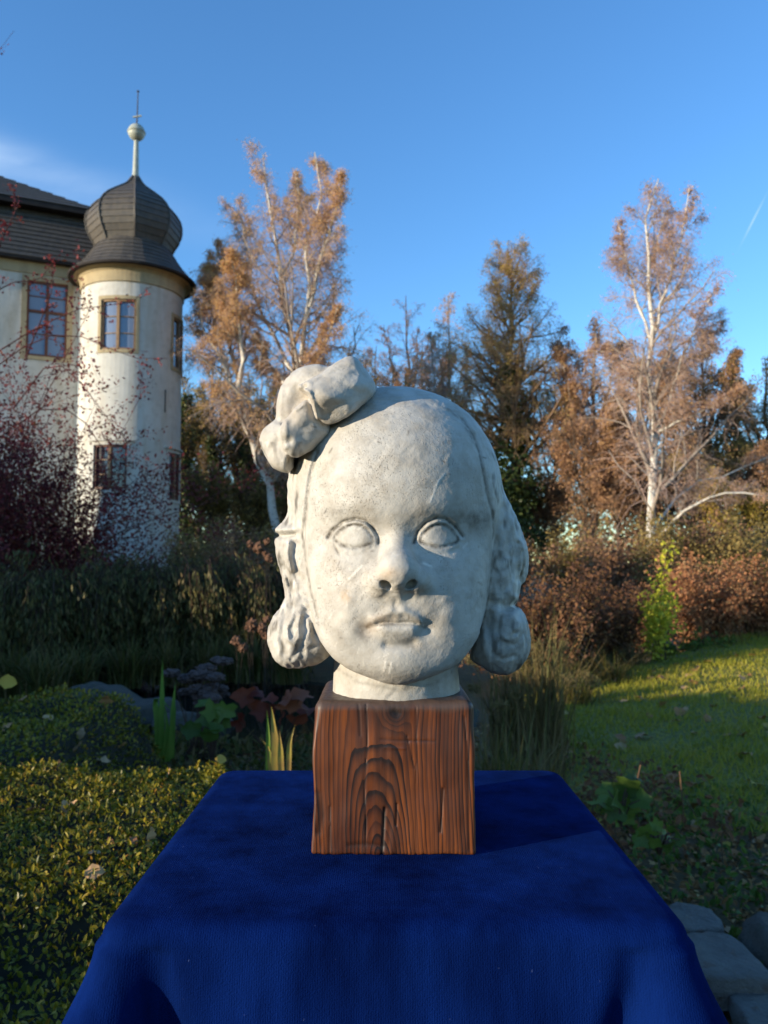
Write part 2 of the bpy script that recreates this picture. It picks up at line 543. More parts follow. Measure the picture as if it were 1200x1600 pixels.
# fallen leaves on the lawn and on the soil (each one a piece of the ground it lies on)
def leaf_piece(seed, kind):
    r = np.random.RandomState(seed)
    nseg = 7; vs = []; fs = []
    for i in range(nseg+1):
        s = i/nseg
        w = (math.sin(math.pi*min(1, s*1.02))**0.8)*0.36*(1+0.25*r.uniform(-1, 1)*(0 < i < nseg))
        if kind == 1: w *= 1.0+0.45*math.sin(s*17+seed)
        z = 0.10*math.sin(s*3+seed)+0.03*r.normal()
        vs += [(s-0.5, -w, z+0.16*w+0.05*r.normal()), (s-0.5, 0, z), (s-0.5, w, z+0.22*w+0.05*r.normal())]
    for i in range(nseg):
        a = i*3
        fs += [(a, a+3, a+4, a+1), (a+1, a+4, a+5, a+2)]
    return mesh_py('leaf', vs, fs, smooth=True)
def dead_leaf_mat(name, c0, c1):
    t = NT(name)
    rnd = t.n('ObjectInfo').outputs['Random']
    t.set(Base_Color=t.mix(rnd, c0, c1), Roughness=0.75)
    return t.m
M_DEAD = [dead_leaf_mat('fallen_leaf_brown', (0.26, 0.105, 0.030), (0.40, 0.19, 0.065)), dead_leaf_mat('fallen_leaf_tan', (0.48, 0.27, 0.11), (0.34, 0.20, 0.10)), dead_leaf_mat('fallen_leaf_yellow', (0.50, 0.34, 0.04), (0.38, 0.22, 0.03))]
LEAFM = []
for i in range(9):
    me = leaf_piece(200+i, i % 2); me.materials.append(M_DEAD[(0, 0, 1, 0, 1, 0, 1, 0, 2)[i]]); LEAFM.append(me)
def drop_leaf(parent, x, y, z, size, flat=0.35, m=None):
    o = bpy.data.objects.new('leaf', m or LEAFM[rs.randint(0, 9)]); COL.objects.link(o)
    o.location = (x, y, z+size*0.06); s = size
    o.scale = (s, s, s); o.rotation_euler = (rs.normal(0, flat), rs.normal(0, flat), rs.uniform(0, 6.28))
    o.parent = parent
    return o
fx, fy = in_poly(180, LAWN_S, 0.7, 4.6, 2.6, 9.0, 1.6)
for x, y in zip(fx, fy): drop_leaf(lawn, x, y, float(lawn_z(np.array([x]), np.array([y]))[0])+0.012, rs.uniform(0.05, 0.115))
ground = bpy.data.objects['ground']
for i in range(118):
    x = rs.uniform(0.55, 2.4); y = rs.uniform(1.9, 3.9)
    drop_leaf(ground, x, y, 0.0, rs.uniform(0.04, 0.09), 0.4)

# flagstones at the lower right, each with its own outline
def stone_material(name, c0, c1, c2):
    t = NT(name)
    a = t.noise(9, 6, 0.7); b = t.noise(60, 5, 0.65); l = t.noise(16, 4, 0.6)
    col = t.mix(t.ramp(a, [(0.35, 0), (0.65, 1)]), c0, c1)
    col = t.mix(t.math('MULTIPLY', t.ramp(l, [(0.58, 0), (0.66, 1)]), 0.7), col, c2)
    t.set(Base_Color=col, Roughness=0.85); t.bump(t.math('ADD', a, t.math('MULTIPLY', b, 0.6)), 1.0, 0.02)
    return t.m
M_STONE = stone_material('grey_flagstone', (0.135, 0.125, 0.11), (0.085, 0.078, 0.068), (0.095, 0.06, 0.042))
M_ROCK = stone_material('mossy_rock', (0.075, 0.067, 0.052), (0.042, 0.038, 0.03), (0.05, 0.055, 0.015))
def slab_stone(name, outline_px, ztop, thick, mat, label, group, bulge=0.0012, seed=0, cat='stone'):
    pts = [ptz(x, y, ztop) for x, y in outline_px]
    p2 = np.array(smooth_poly([(p[0], p[1]) for p in pts], 2))
    c = p2.mean(0); r = np.random.RandomState(seed)
    vs = []; fs = []; n = len(p2)
    p2 = c+(p2-c)*(1+0.022*r.normal(size=(n, 1)))
    rings = [(0.0, 0), (0.35, 0), (0.65, 0), (0.90, 0), (0.975, -0.003), (1.0, -0.011), (1.015, -thick*0.6), (0.98, -thick)]
    for s, dz in rings:
        for q in p2:
            v = c+(q-c)*s
            vs.append((v[0]+r.normal(0, 0.002)*(s > .8), v[1]+r.normal(0, 0.002)*(s > .8), ztop+dz+r.normal(0, bulge)*(0.3 < s < 1)))
    for j in range(len(rings)-1):
        for i in range(n):
            fs.append((j*n+i, j*n+(i+1) % n, (j+1)*n+(i+1) % n, (j+1)*n+i))
    o = link(name, mesh_py(name, vs, fs, smooth=True), None, mat)
    return prop(o, label, cat, group)
SG = 'flat garden stones at the lower right'
slab_stone('flagstone', [(1040,1405),(1090,1412),(1115,1420),(1132,1445),(1128,1450),(1090,1452),(1050,1450)], 0.10, 0.10, M_STONE, 'grey flagstone farthest back of those beside the blue cloth', SG, seed=1)
slab_stone('flagstone', [(1060,1456),(1100,1453),(1148,1456),(1185,1500),(1215,1525),(1190,1530),(1110,1525),(1080,1515)], 0.10, 0.09, M_STONE, 'largest grey flagstone with reddish patch beside the blue cloth', SG, seed=2)
slab_stone('flagstone', [(1130,1545),(1215,1547),(1300,1600),(1260,1680),(1190,1640),(1165,1590)], 0.06, 0.07, M_STONE, 'nearest flagstone, cut off by the lower right corner', SG, seed=3)
def rock(name, c, r, mat, label, group, seed, cat='rock', flat=0.6):
    bm = bmesh.new(); bmesh.ops.create_icosphere(bm, subdivisions=4, radius=1.0)
    V = np.array([v.co[:] for v in bm.verts], dtype=np.float32)
    d = 1+0.30*fbm(V, 1.1, 2, seed)+0.10*fbm(V, 3.1, 2, seed+3)
    rr = np.random.RandomState(seed)
    for _ in range(7):
        nn = unit(rr.normal(size=3)); off = rr.uniform(0.62, 0.85)
        h = (V*d[:, None]) @ nn; d = np.where(h > off, d*off/np.maximum(h, 1e-6), d)
    V = V*d[:, None]*np.array(r)
    for v, q in zip(bm.verts, V): v.co = q
    me = bpy.data.meshes.new(name); bm.to_mesh(me); bm.free()
    me.polygons.foreach_set('use_smooth', np.full(len(me.polygons), True))
    o = link(name, me, None, mat, loc=tuple(c))
    return prop(o, label, cat, group)
q = ptz(1195, 1470, 0.08)
rock('rock', (q[0]+0.04, q[1], 0.05), (0.09, 0.16, 0.09), M_ROCK, 'rounded grey rock beside the flagstones at the right edge', SG, 5, 'rock')
q = ptz(1210, 1455, 0.1)

# pond with rocks on its near side
wv = [(x, y, -0.085) for x, y in POND]
t = NT('dark_pond_water')
t.set(Base_Color=(0.008, 0.010, 0.010, 1), Roughness=0.04); t.b.inputs['Specular IOR Level'].default_value = 0.6
t.bump(t.noise(9, 3, 0.5), 0.12, 0.02)
prop(link('pond_water', mesh_py('pond_water', wv, [tuple(range(len(wv)))]), None, t.m), kind='structure')
RG = 'rocks along the pond edge'
for i, (px, py, z, r, lab) in enumerate([
    (165, 1092, 0.16, (0.42, 0.28, 0.20), 'broad flat rock at the pond edge behind the back hedge mound'),
    (222, 1108, 0.13, (0.30, 0.24, 0.17), 'pale grey sloping rock left of the upright green iris leaves'),
    (120, 1085, 0.20, (0.30, 0.24, 0.20), 'leftmost of the rocks along the pond edge'),
    (285, 1135, 0.06, (0.22, 0.18, 0.12), 'small dark rock just right of the green iris leaves'),
    (330, 1130, 0.05, (0.20, 0.16, 0.10), 'low dark rock below the dried brown flower heads'),
    (700, 1120, 0.05, (0.25, 0.2, 0.12), 'low rock in the grass behind the wooden block')]):
    q = ptz(px, py, z)
    rock('rock', (q[0], q[1], z*0.55), r, M_ROCK, lab, RG, 20+i)

# ================================================================== the manor house with its round tower
TD = 25.0
TC = pt(203, 700, TD); TX, TY = float(TC[0]), float(TC[1]); TR = 1.56
A_VIEW = math.atan2(-TX, TY)
def zt(py, d=TD): return float(pt(203, py, d)[2])
def ta(px):      # azimuth on the tower wall seen at pixel column px: 0 faces the camera, + to the right
    return math.asin(max(-1, min(1, (px-203)/77.5)))+A_VIEW
def wall_material(name, c0, c1, c2):
    t = NT(name)
    a = t.noise(0.9, 5, 0.6); b = t.noise(5, 4, 0.6)
    streak = t.noise(3.0, 4, 0.6, stretch=(1, 1, 0.16))
    col = t.mix(t.ramp(a, [(0.35, 0), (0.65, 1)]), c0, c1)
    col = t.mix(t.math('MULTIPLY', t.ramp(streak, [(0.48, 0), (0.72, 1)]), 0.7), col, c2)
    col = t.mix(t.math('MULTIPLY', t.ramp(b, [(0.5, 0), (0.75, 1)]), 0.35), col, tuple(x*0.7 for x in c2))
    t.set(Base_Color=col, Roughness=0.9); t.b.inputs['Specular IOR Level'].default_value = 0.1
    t.bump(b, 0.4, 0.02)
    return t.m
M_WALL = wall_material('limewashed_plaster', (0.58, 0.56, 0.51), (0.49, 0.475, 0.43), (0.42, 0.36, 0.27))
M_TRIM = wall_material('ochre_trim', (0.42, 0.34, 0.21), (0.36, 0.29, 0.18), (0.28, 0.22, 0.14))
M_GREYTRIM = wall_material('grey_stone_trim', (0.40, 0.37, 0.32), (0.34, 0.31, 0.27), (0.25, 0.22, 0.19))
def slate_material():
    t = NT('grey_slate')
    n = t.noise(7, 4, 0.6); rnd = t.n('ObjectInfo').outputs['Random']
    br = t.n('TexBrick', ins={'Vector': t.n('Mapping', ins={'Vector': t.coord(), 'Rotation': (R(90), 0, 0)}).outputs[0], 'Scale': 3.5, 'Color1': (0.075, 0.067, 0.058, 1), 'Color2': (0.052, 0.047, 0.043, 1), 'Mortar': (0.02, 0.02, 0.02, 1), 'Mortar Size': 0.012, 'Brick Width': 0.6, 'Row Height': 3.0})
    col = t.mix(t.ramp(n, [(0.35, 0), (0.7, 1)]), br.outputs[0], (0.095, 0.080, 0.062))
    t.set(Base_Color=col, Roughness=0.62); t.b.inputs['Specular IOR Level'].default_value = 0.4
    t.bump(n, 0.3, 0.02)
    return t.m
M_SLATE = slate_material()
M_DARKWOOD = simple_mat('brown_window_wood', (0.16, 0.060, 0.035), (0.10, 0.040, 0.025), 12, 0.55)
M_PALEWOOD = simple_mat('worn_oak_wood', (0.30, 0.19, 0.10), (0.20, 0.12, 0.065), 12, 0.6)
M_ZINC = simple_mat('grey_zinc', (0.32, 0.35, 0.36), (0.24, 0.27, 0.28), 6, 0.45, spec=0.5)
M_LEAD = simple_mat('weathered_copper', (0.40, 0.42, 0.36), (0.30, 0.31, 0.25), 5, 0.5, spec=0.5)
M_IRON_SLIT = simple_mat('dark_iron_and_slit', (0.05, 0.05, 0.055), (0.08, 0.06, 0.05), 9, 0.6)
M_DARKROOM = simple_mat('dark_soffit_and_room', (0.035, 0.03, 0.028), (0.025, 0.02, 0.02), 3, 0.9)
def glass_material(name, c):
    t = NT(name)
    t.set(Base_Color=(*c, 1), Roughness=0.06); t.b.inputs['Specular IOR Level'].default_value = 1.0
    t.bump(t.noise(1.6, 2), 0.08, 0.05)
    return t.m
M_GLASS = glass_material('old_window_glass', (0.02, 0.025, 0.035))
M_PALEGLASS = glass_material('pale_window_glass', (0.16, 0.19, 0.26))  # paler, bluer base colour than the other window glass

house = thing('manor_house', (TX, TY, 0), 'pale plastered manor with a round corner tower and dark onion dome', 'house')
def T(a, r, z):      # tower polar -> world; a=0 faces the camera
    return (TX+r*math.sin(a), TY-r*math.cos(a), z)

Z_EAVE = zt(443); Z_CORN = zt(466)
# windows: a0, a1, z0, z1, kind
TW = [(ta(158), ta(208), zt(566), zt(492), 'upper'), (R(70), R(106), zt(580), zt(503), 'upper'),
      (ta(152), ta(199), zt(771), zt(706), 'lower'), (R(66), R(96), zt(783), zt(711), 'lower')]
def tower_wall():
    av = sorted(set([round(R(-180)+R(360)*i/72, 5) for i in range(73)]+[round(w[k], 5) for w in TW for k in (0, 1)]))
    zv = sorted(set([0.0, 1.0, 2.0, 3.0, 4.0, 5.0, 6.0, 7.0, 8.0, 9.0, round(Z_CORN, 4)]+[round(w[k], 4) for w in TW for k in (2, 3)]))
    mb = MB()
    def inside(a, z): return any(w[0] < a < w[1] and w[2] < z < w[3] for w in TW)
    for i in range(len(av)-1):
        for j in range(len(zv)-1):
            if inside(0.5*(av[i]+av[i+1]), 0.5*(zv[j]+zv[j+1])): continue
            mb.add([T(av[i], TR, zv[j]), T(av[i+1], TR, zv[j]), T(av[i+1], TR, zv[j+1]), T(av[i], TR, zv[j+1])], [(0, 1, 2, 3)])
    return mb
tower_wall().build('tower_wall', M_WALL, house)
def arc_block(mb, a0, a1, r0, r1, z0, z1, n=10):
    for i in range(n):
        b0 = a0+(a1-a0)*i/n; b1 = a0+(a1-a0)*(i+1)/n
        p = [T(b0, r1, z0), T(b1, r1, z0), T(b1, r0, z0), T(b0, r0, z0), T(b0, r1, z1), T(b1, r1, z1), T(b1, r0, z1), T(b0, r0, z1)]
        f = [(0, 3, 2, 1), (4, 5, 6, 7), (0, 1, 5, 4), (2, 3, 7, 6)]
        if i == 0: f.append((3, 0, 4, 7))
        if i == n-1: f.append((1, 2, 6, 5))
        mb.add(p, f)
    return mb
# cornice bands
mb = MB(); mb.lathe([(TR, Z_CORN), (TR+0.05, Z_CORN+0.01), (TR+0.05, Z_CORN+0.34), (TR+0.12, Z_CORN+0.42), (TR+0.30, Z_EAVE-0.02)], 72, (TX, TY))
mb.build('cornice', M_TRIM, house, smooth=False)
# windows
for a0, a1, z0, z1, kind in TW:
    mid = 0.5*(a0+a1); ad = 0.10/TR
    tm = M_TRIM if kind == 'upper' else M_WALL
    w = MB()
    for (b0, b1, y0, y1) in ((a0-ad, a0, z0, z1), (a1, a1+ad, z0, z1), (a0-ad, a1+ad, z1, z1+0.11), (a0-ad, a1+ad, z0-0.10, z0)):
        arc_block(w, b0, b1, TR-0.01, TR+0.028, y0, y1)
    if kind == 'lower': arc_block(w, a0-2*ad, a1+2*ad, TR-0.01, TR+0.09, z1+0.115, z1+0.17)
    win = w.build('window', tm, house)
    # the reveal and the sashes, a hand deep in the wall
    fr = MB()
    arc_block(fr, a0, a0+0.055/TR, TR-0.16, TR-0.02, z0, z1, 2); arc_block(fr, a1-0.055/TR, a1, TR-0.16, TR-0.02, z0, z1, 2)
    arc_block(fr, a0, a1, TR-0.16, TR-0.025, z1-0.06, z1); arc_block(fr, a0, a1, TR-0.16, TR-0.025, z0, z0+0.06)
    fr.build('window_frame', M_PALEWOOD if kind == 'upper' else M_DARKWOOD, win)
    arc_block(MB(), mid-0.045/TR, mid+0.045/TR, TR-0.15, TR-0.012, z0+0.05, z1-0.05, 2).build('mullion', M_PALEWOOD, win)
    for k in (1, 2):
        zz = z0+(z1-z0)*k/3
        arc_block(MB(), a0+0.05/TR, mid-0.05/TR, TR-0.13, TR-0.06, zz-0.014, zz+0.014, 3).build('glazing_bar', M_PALEWOOD, win)
        arc_block(MB(), mid+0.05/TR, a1-0.05/TR, TR-0.13, TR-0.06, zz-0.014, zz+0.014, 3).build('glazing_bar', M_PALEWOOD, win)
    for (b0, b1) in ((a0+0.05/TR, mid-0.05/TR), (mid+0.05/TR, a1-0.05/TR)):
        arc_block(MB(), b0, b1, TR-0.12, TR-0.09, z0+0.05, z1-0.05, 3).build('pane', M_PALEGLASS if kind == 'upper' else M_GLASS, win)
    fr = MB(); arc_block(fr, a0, a1, TR-0.40, TR-0.36, z0, z1, 3); fr.build('dark_room_panel', M_DARKROOM, win)  # dark panel stands in for the unlit room behind the panes
MB().box(-0.012, 0.012, -0.03, 0.02, zt(652), zt(618), Matrix.Translation(T(ta(253), TR, 0)) @ Matrix.Rotation(ta(253), 4, 'Z')).build('wall_slit', M_IRON_SLIT, house)  # thin dark bar paints the shade of a narrow slit in the wall

# roof skirt and onion dome: one piece for each course of slates
def oct_ring(r0, z0, r1, z1, n, thick=0.035):
    mb = MB(); a_off = A_VIEW if n == 8 else math.pi/n
    for i in range(n):
        a0 = 2*math.pi*i/n+a_off; a1 = 2*math.pi*(i+1)/n+a_off
        p = [T(a0, r0+thick, z0), T(a1, r0+thick, z0), T(a1, r1, z1), T(a0, r1, z1), T(a0, r0-0.02, z0), T(a1, r0-0.02, z0)]
        mb.add(p, [(0, 1, 2, 3), (4, 5, 1, 0)])
    return mb
def interp_prof(prof, step):
    zs = np.array([p[1] for p in prof]); rs_ = np.array([p[0] for p in prof])
    n = max(2, int(round((zs[-1]-zs[0])/step)))
    zz = np.linspace(zs[0], zs[-1], n+1)
    return [(float(np.interp(q, zs, rs_)), float(q)) for q in zz]
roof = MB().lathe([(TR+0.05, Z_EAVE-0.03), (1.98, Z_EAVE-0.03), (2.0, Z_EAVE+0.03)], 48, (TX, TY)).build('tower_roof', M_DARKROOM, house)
skirt = [(1.98, Z_EAVE+0.02), (1.74, Z_EAVE+0.26), (1.50, Z_EAVE+0.56), (1.30, Z_EAVE+0.88), (1.12, Z_EAVE+1.14)]
sp = interp_prof(skirt, 0.15)
for (r0, z0), (r1, z1) in zip(sp[:-1], sp[1:]):
    oct_ring(r0, z0, r1, z1, 32, 0.022).build('slate_course', M_SLATE, roof)
dome_px = [(392, 56), (384, 60), (374, 66), (362, 70.5), (350, 71), (338, 68), (328, 61), (320, 53), (313, 44), (307, 36), (302, 29), (297, 22), (291, 15), (285, 10), (277, 5)]
dome = [(w/FPX*TD*1.03, zt(py)) for py, w in dome_px]
dp = interp_prof(dome, 0.19)
for (r0, z0), (r1, z1) in zip(dp[:-1], dp[1:]):
    oct_ring(r0, z0, r1, z1, 8, 0.022).build('slate_course', M_SLATE, roof)
for i in range(8):
    a = 2*math.pi*i/8+A_VIEW
    MB().tube([T(a, r+0.015, z) for r, z in dp], [0.035]*len(dp), 5).build('dome_ridge', M_SLATE, roof)
# finial
zb = zt(207); rb = 13.5/FPX*TD
fin = MB().lathe([(0.13, zt(281)), (0.10, zt(270)), (0.085, zt(240)), (0.075, zt(220))], 16, (TX, TY)).build('finial', M_LEAD, house, smooth=True)
MB().lathe([(0.001, zb-rb)]+[(rb*math.sin(t), zb-rb*math.cos(t)) for t in np.linspace(0.15, 1.5, 9)]+[(rb*1.07, zb-0.015), (rb*1.07, zb+0.015)]+[(rb*math.sin(t), zb-rb*math.cos(t)) for t in np.linspace(1.65, 2.99, 9)]+[(0.001, zb+rb)], 20, (TX, TY)).build('finial_ball', M_LEAD, fin, smooth=True)
MB().tube([(TX, TY, zb+rb-0.03), (TX+0.01, TY, zt(182)), (TX+0.02, TY, zt(142))], [0.03, 0.022, 0.016], 6).build('finial_rod', M_IRON_SLIT, fin)
mb = MB().tube([(TX-0.13, TY, zt(183)), (TX+0.15, TY, zt(181))], [0.03, 0.03], 6); mb.build('weather_vane_arm', M_LEAD, fin)
MB().lathe([(0.001, zt(143)-0.05), (0.05, zt(143)), (0.001, zt(143)+0.06)], 8, (TX+0.02, TY)).build('finial_tip', M_IRON_SLIT, fin)

# the wing: runs from the tower to the left and a little towards the camera
S0 = pt(128, 700, 25.3); tdir = Vector((-0.911, -0.412, 0)); ndir = Vector((0.412, -0.911, 0))
WM = Matrix.Translation((float(S0[0]), float(S0[1]), 0)) @ Matrix(((tdir.x, -ndir.x, 0, 0), (tdir.y, -ndir.y, 0, 0), (0, 0, 1, 0), (0, 0, 0, 1)))
# local: x along the wall to the left, y into the house, z up
LEN, DEP = 13.0, 8.0
def loc_x(px):   # wall coordinate seen at pixel column px
    q = (px-600)/FPX
    s = (q*S0[1]-S0[0])/(tdir.x-q*tdir.y)
    return float(s)
def dep_x(s): return float(S0[1]+tdir.y*s)
ZE = zt(418, 25.2)
wx0, wx1 = loc_x(96), loc_x(31)
wz0, wz1 = zt(559, dep_x(0.9)), zt(443, dep_x(0.9))
lz0, lz1 = zt(790, dep_x(0.9)), zt(680, dep_x(0.9))
holes = [(wx0, wx1, wz0, wz1), (wx0+3.2, wx1+3.2, wz0, wz1), (wx0+6.4, wx1+6.4, wz0, wz1)]
mb = MB()
xs = sorted(set([-1.2, LEN]+[h[k] for h in holes for k in (0, 1)])); zs = sorted(set([0, ZE-0.42]+[h[k] for h in holes for k in (2, 3)]))
for i in range(len(xs)-1):
    for j in range(len(zs)-1):
        cxm, czm = 0.5*(xs[i]+xs[i+1]), 0.5*(zs[j]+zs[j+1])
        if any(h[0] < cxm < h[1] and h[2] < czm < h[3] for h in holes): continue
        q = [(xs[i], 0, zs[j]), (xs[i+1], 0, zs[j]), (xs[i+1], 0, zs[j+1]), (xs[i], 0, zs[j+1])]
        mb.add([tuple(WM @ Vector(p)) for p in q], [(0, 1, 2, 3)])
for q in ([(-1.2, 0, 0), (-1.2, DEP, 0), (-1.2, DEP, ZE), (-1.2, 0, ZE)], [(LEN, 0, 0), (LEN, DEP, 0), (LEN, DEP, ZE), (LEN, 0, ZE)], [(-1.2, DEP, 0), (LEN, DEP, 0), (LEN, DEP, ZE), (-1.2, DEP, ZE)]):
    mb.add([tuple(WM @ Vector(p)) for p in q], [(0, 1, 2, 3)])
mb.build('wing_wall', M_WALL, house)
mb = MB().box(-0.4, LEN+0.05, -0.05, 0.10, ZE-0.42, ZE-0.06, WM); mb.build('cornice', M_TRIM, house)
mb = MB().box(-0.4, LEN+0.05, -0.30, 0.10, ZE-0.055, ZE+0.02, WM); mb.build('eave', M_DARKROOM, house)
# mansard: steep lower slope, a ledge, a flatter upper slope
Z1 = zt(327, 25.6); Z2 = Z1+0.9
def roof_strip(x0, x1, y0, z0, y1, z1, n, name, m, par, hip=0.0):
    for i in range(n):
        f0, f1 = i/n, (i+1)/n
        ya, za = y0+(y1-y0)*f0, z0+(z1-z0)*f0; yb, zb_ = y0+(y1-y0)*f1, z0+(z1-z0)*f1
        nn = Vector((0, -(z1-z0), (y1-y0))).normalized()*0.03
        p = [(x0+hip*f0, ya+nn.y, za+nn.z), (x1, ya+nn.y, za+nn.z), (x1, yb, zb_), (x0+hip*f1, yb, zb_), (x0+hip*f0, ya, za), (x1, ya, za)]
        MB().add([tuple(WM @ Vector(q)) for q in p], [(0, 1, 2, 3), (4, 5, 1, 0)]).build(name, m, par)
wroof = MB().box(-0.55, LEN, 0.72, DEP-0.72, Z1-0.10, Z1-0.02, WM).build('wing_roof', M_DARKROOM, house)
roof_strip(-0.75, LEN, -0.30, ZE+0.02, 0.85, Z1-0.12, 11, 'slate_course', M_SLATE, wroof)
MB().box(-0.62, LEN, 0.42, 0.80, Z1-0.14, Z1+0.03, WM).build('roof_ledge', M_DARKROOM, wroof)
roof_strip(-0.55, LEN, 0.40, Z1+0.04, DEP/2, Z2+1.4, 9, 'slate_course', M_SLATE, wroof, hip=3.6)
mb = MB(); p = [(-0.55, 0.40, Z1+0.03), (-0.55, DEP-0.4, Z1+0.03), (3.05, DEP/2, Z2+1.4), (LEN, 0.40, Z1+0.03), (LEN, DEP-0.4, Z1+0.03), (LEN, DEP/2, Z2+1.4)]
mb.add([tuple(WM @ Vector(q)) for q in p], [(0, 1, 2), (3, 5, 4), (1, 4, 5, 2)])
p = [(-0.75, DEP+0.3, ZE), (LEN, DEP+0.3, ZE), (LEN, DEP-0.85, Z1), (-0.75, DEP-0.85, Z1), (-0.75, -0.28, ZE+0.02), (-0.75, 0.85, Z1-0.12), (LEN, -0.28, ZE+0.02), (LEN, 0.85, Z1-0.12)]
mb.add([tuple(WM @ Vector(q)) for q in p], [(0, 1, 2, 3), (4, 5, 3, 0), (6, 7, 2, 1)])
mb.build('roof_gable', M_SLATE, wroof)
for hi, (x0, x1, z0, z1) in enumerate(holes):
    w = MB()
    for b in ((x0-0.16, x0, z0-0.12, z1+0.16), (x1, x1+0.16, z0-0.12, z1+0.16), (x0, x1, z1, z1+0.16), (x0, x1, z0-0.12, z0)):
        w.box(b[0], b[1], -0.03, 0.12, b[2], b[3], WM)
    win = w.build('window', M_TRIM, house)
    fr = MB()
    for b in ((x0, x0+0.07, z0, z1), (x1-0.07, x1, z0, z1), (x0+0.07, x1-0.07, z1-0.07, z1), (x0+0.07, x1-0.07, z0, z0+0.07)):
        fr.box(b[0], b[1], 0.02, 0.14, b[2], b[3], WM)
    fr.build('window_frame', M_DARKWOOD, win)
    xm = 0.5*(x0+x1); zm = z0+(z1-z0)*0.60
    MB().box(xm-0.045, xm+0.045, 0.01, 0.13, z0+0.07, z1-0.07, WM).build('mullion', M_DARKWOOD, win)
    for b0, b1 in ((x0+0.07, xm-0.045), (xm+0.045, x1-0.07)):
        MB().box(b0, b1, 0.015, 0.12, zm-0.04, zm+0.04, WM).build('transom', M_DARKWOOD, win)
        for zz in (zm-(zm-z0)*0.5, zm+(z1-zm)*0.5):
            MB().box(b0, b1, 0.05, 0.10, zz-0.015, zz+0.015, WM).build('glazing_bar', M_DARKWOOD, win)
        MB().box(b0, b1, 0.075, 0.085, z0+0.07, z1-0.07, WM).build('pane', M_PALEGLASS, win)
    MB().box(x0, x1, 0.40, 0.42, z0, z1, WM).build('dark_room_panel', M_DARKROOM, win)  # same dark stand-in for the unlit room of the wing
# rain pipe in the corner
P0 = WM @ Vector((0.10, -0.12, 0)); pz = zt(425)
pipe = MB().tube([(P0.x, P0.y, 0.2), (P0.x, P0.y, pz-0.25)], [0.085, 0.085], 10).build('downpipe', M_ZINC, house, smooth=True)
MB().tube([(P0.x, P0.y, pz-0.27), (P0.x+0.02, P0.y-0.05, pz-0.05), (P0.x+0.06, P0.y-0.30, pz+0.22)], [0.10, 0.13, 0.16], 8).build('rain_head', M_ZINC, pipe, smooth=True)

# ================================================================== trees
def bark_mat(name, c0, c1, mark=None, scale=3.0):
    t = NT(name)
    a = t.noise(scale, 4, 0.6); col = t.mix(t.ramp(a, [(0.35, 0), (0.65, 1)]), c0, c1)
    if mark:
        m = t.noise(5, 3, 0.6, stretch=(1, 1, 3.5))
        col = t.mix(t.ramp(m, [(0.60, 0), (0.66, 1)]), col, mark)
    t.set(Base_Color=col, Roughness=0.85); t.b.inputs['Specular IOR Level'].default_value = 0.15
    t.bump(t.noise(scale*4, 3), 0.5, 0.02)
    return t.m
M_BIRCH = bark_mat('white_birch_bark', (0.58, 0.54, 0.48), (0.46, 0.42, 0.36), (0.07, 0.06, 0.05))
M_BIRCH2 = bark_mat('grey_birch_bark', (0.36, 0.31, 0.26), (0.26, 0.20, 0.16))
M_BARK = bark_mat('dark_grey_bark', (0.10, 0.080, 0.062), (0.060, 0.048, 0.036))
M_TWIG_P = bark_mat('purple_brown_twigs', (0.46, 0.32, 0.26), (0.37, 0.25, 0.195))
M_TWIG_B = bark_mat('brown_twigs', (0.24, 0.155, 0.095), (0.17, 0.108, 0.066))
L_BIRCH = leaf_mat('birch_autumn_leaves', [(0.338, 0.202, 0.150), (0.468, 0.273, 0.169), (0.611, 0.351, 0.156), (0.715, 0.468, 0.169)], 0.65, 0.35)
L_RUST = leaf_mat('rust_brown_leaves', [(0.176, 0.101, 0.068), (0.284, 0.155, 0.089), (0.405, 0.223, 0.108), (0.513, 0.311, 0.135)], 0.7, 0.3)
L_OLIVE = leaf_mat('olive_leaves', [(0.150, 0.117, 0.045), (0.255, 0.188, 0.060), (0.405, 0.277, 0.083), (0.510, 0.360, 0.120)], 0.65, 0.3)
L_IVY = leaf_mat('ivy_leaves', [(0.029, 0.045, 0.016), (0.051, 0.077, 0.021), (0.096, 0.120, 0.029), (0.176, 0.192, 0.048)], 0.45, 0.15)
L_GOLD = leaf_mat('golden_leaves', [(0.196, 0.133, 0.025), (0.336, 0.238, 0.035), (0.504, 0.350, 0.049), (0.420, 0.392, 0.070)], 0.6, 0.35)
L_DARK = leaf_mat('dark_evergreen_leaves', [(0.010, 0.016, 0.010), (0.018, 0.026, 0.013), (0.030, 0.038, 0.015)], 0.6, 0.1)

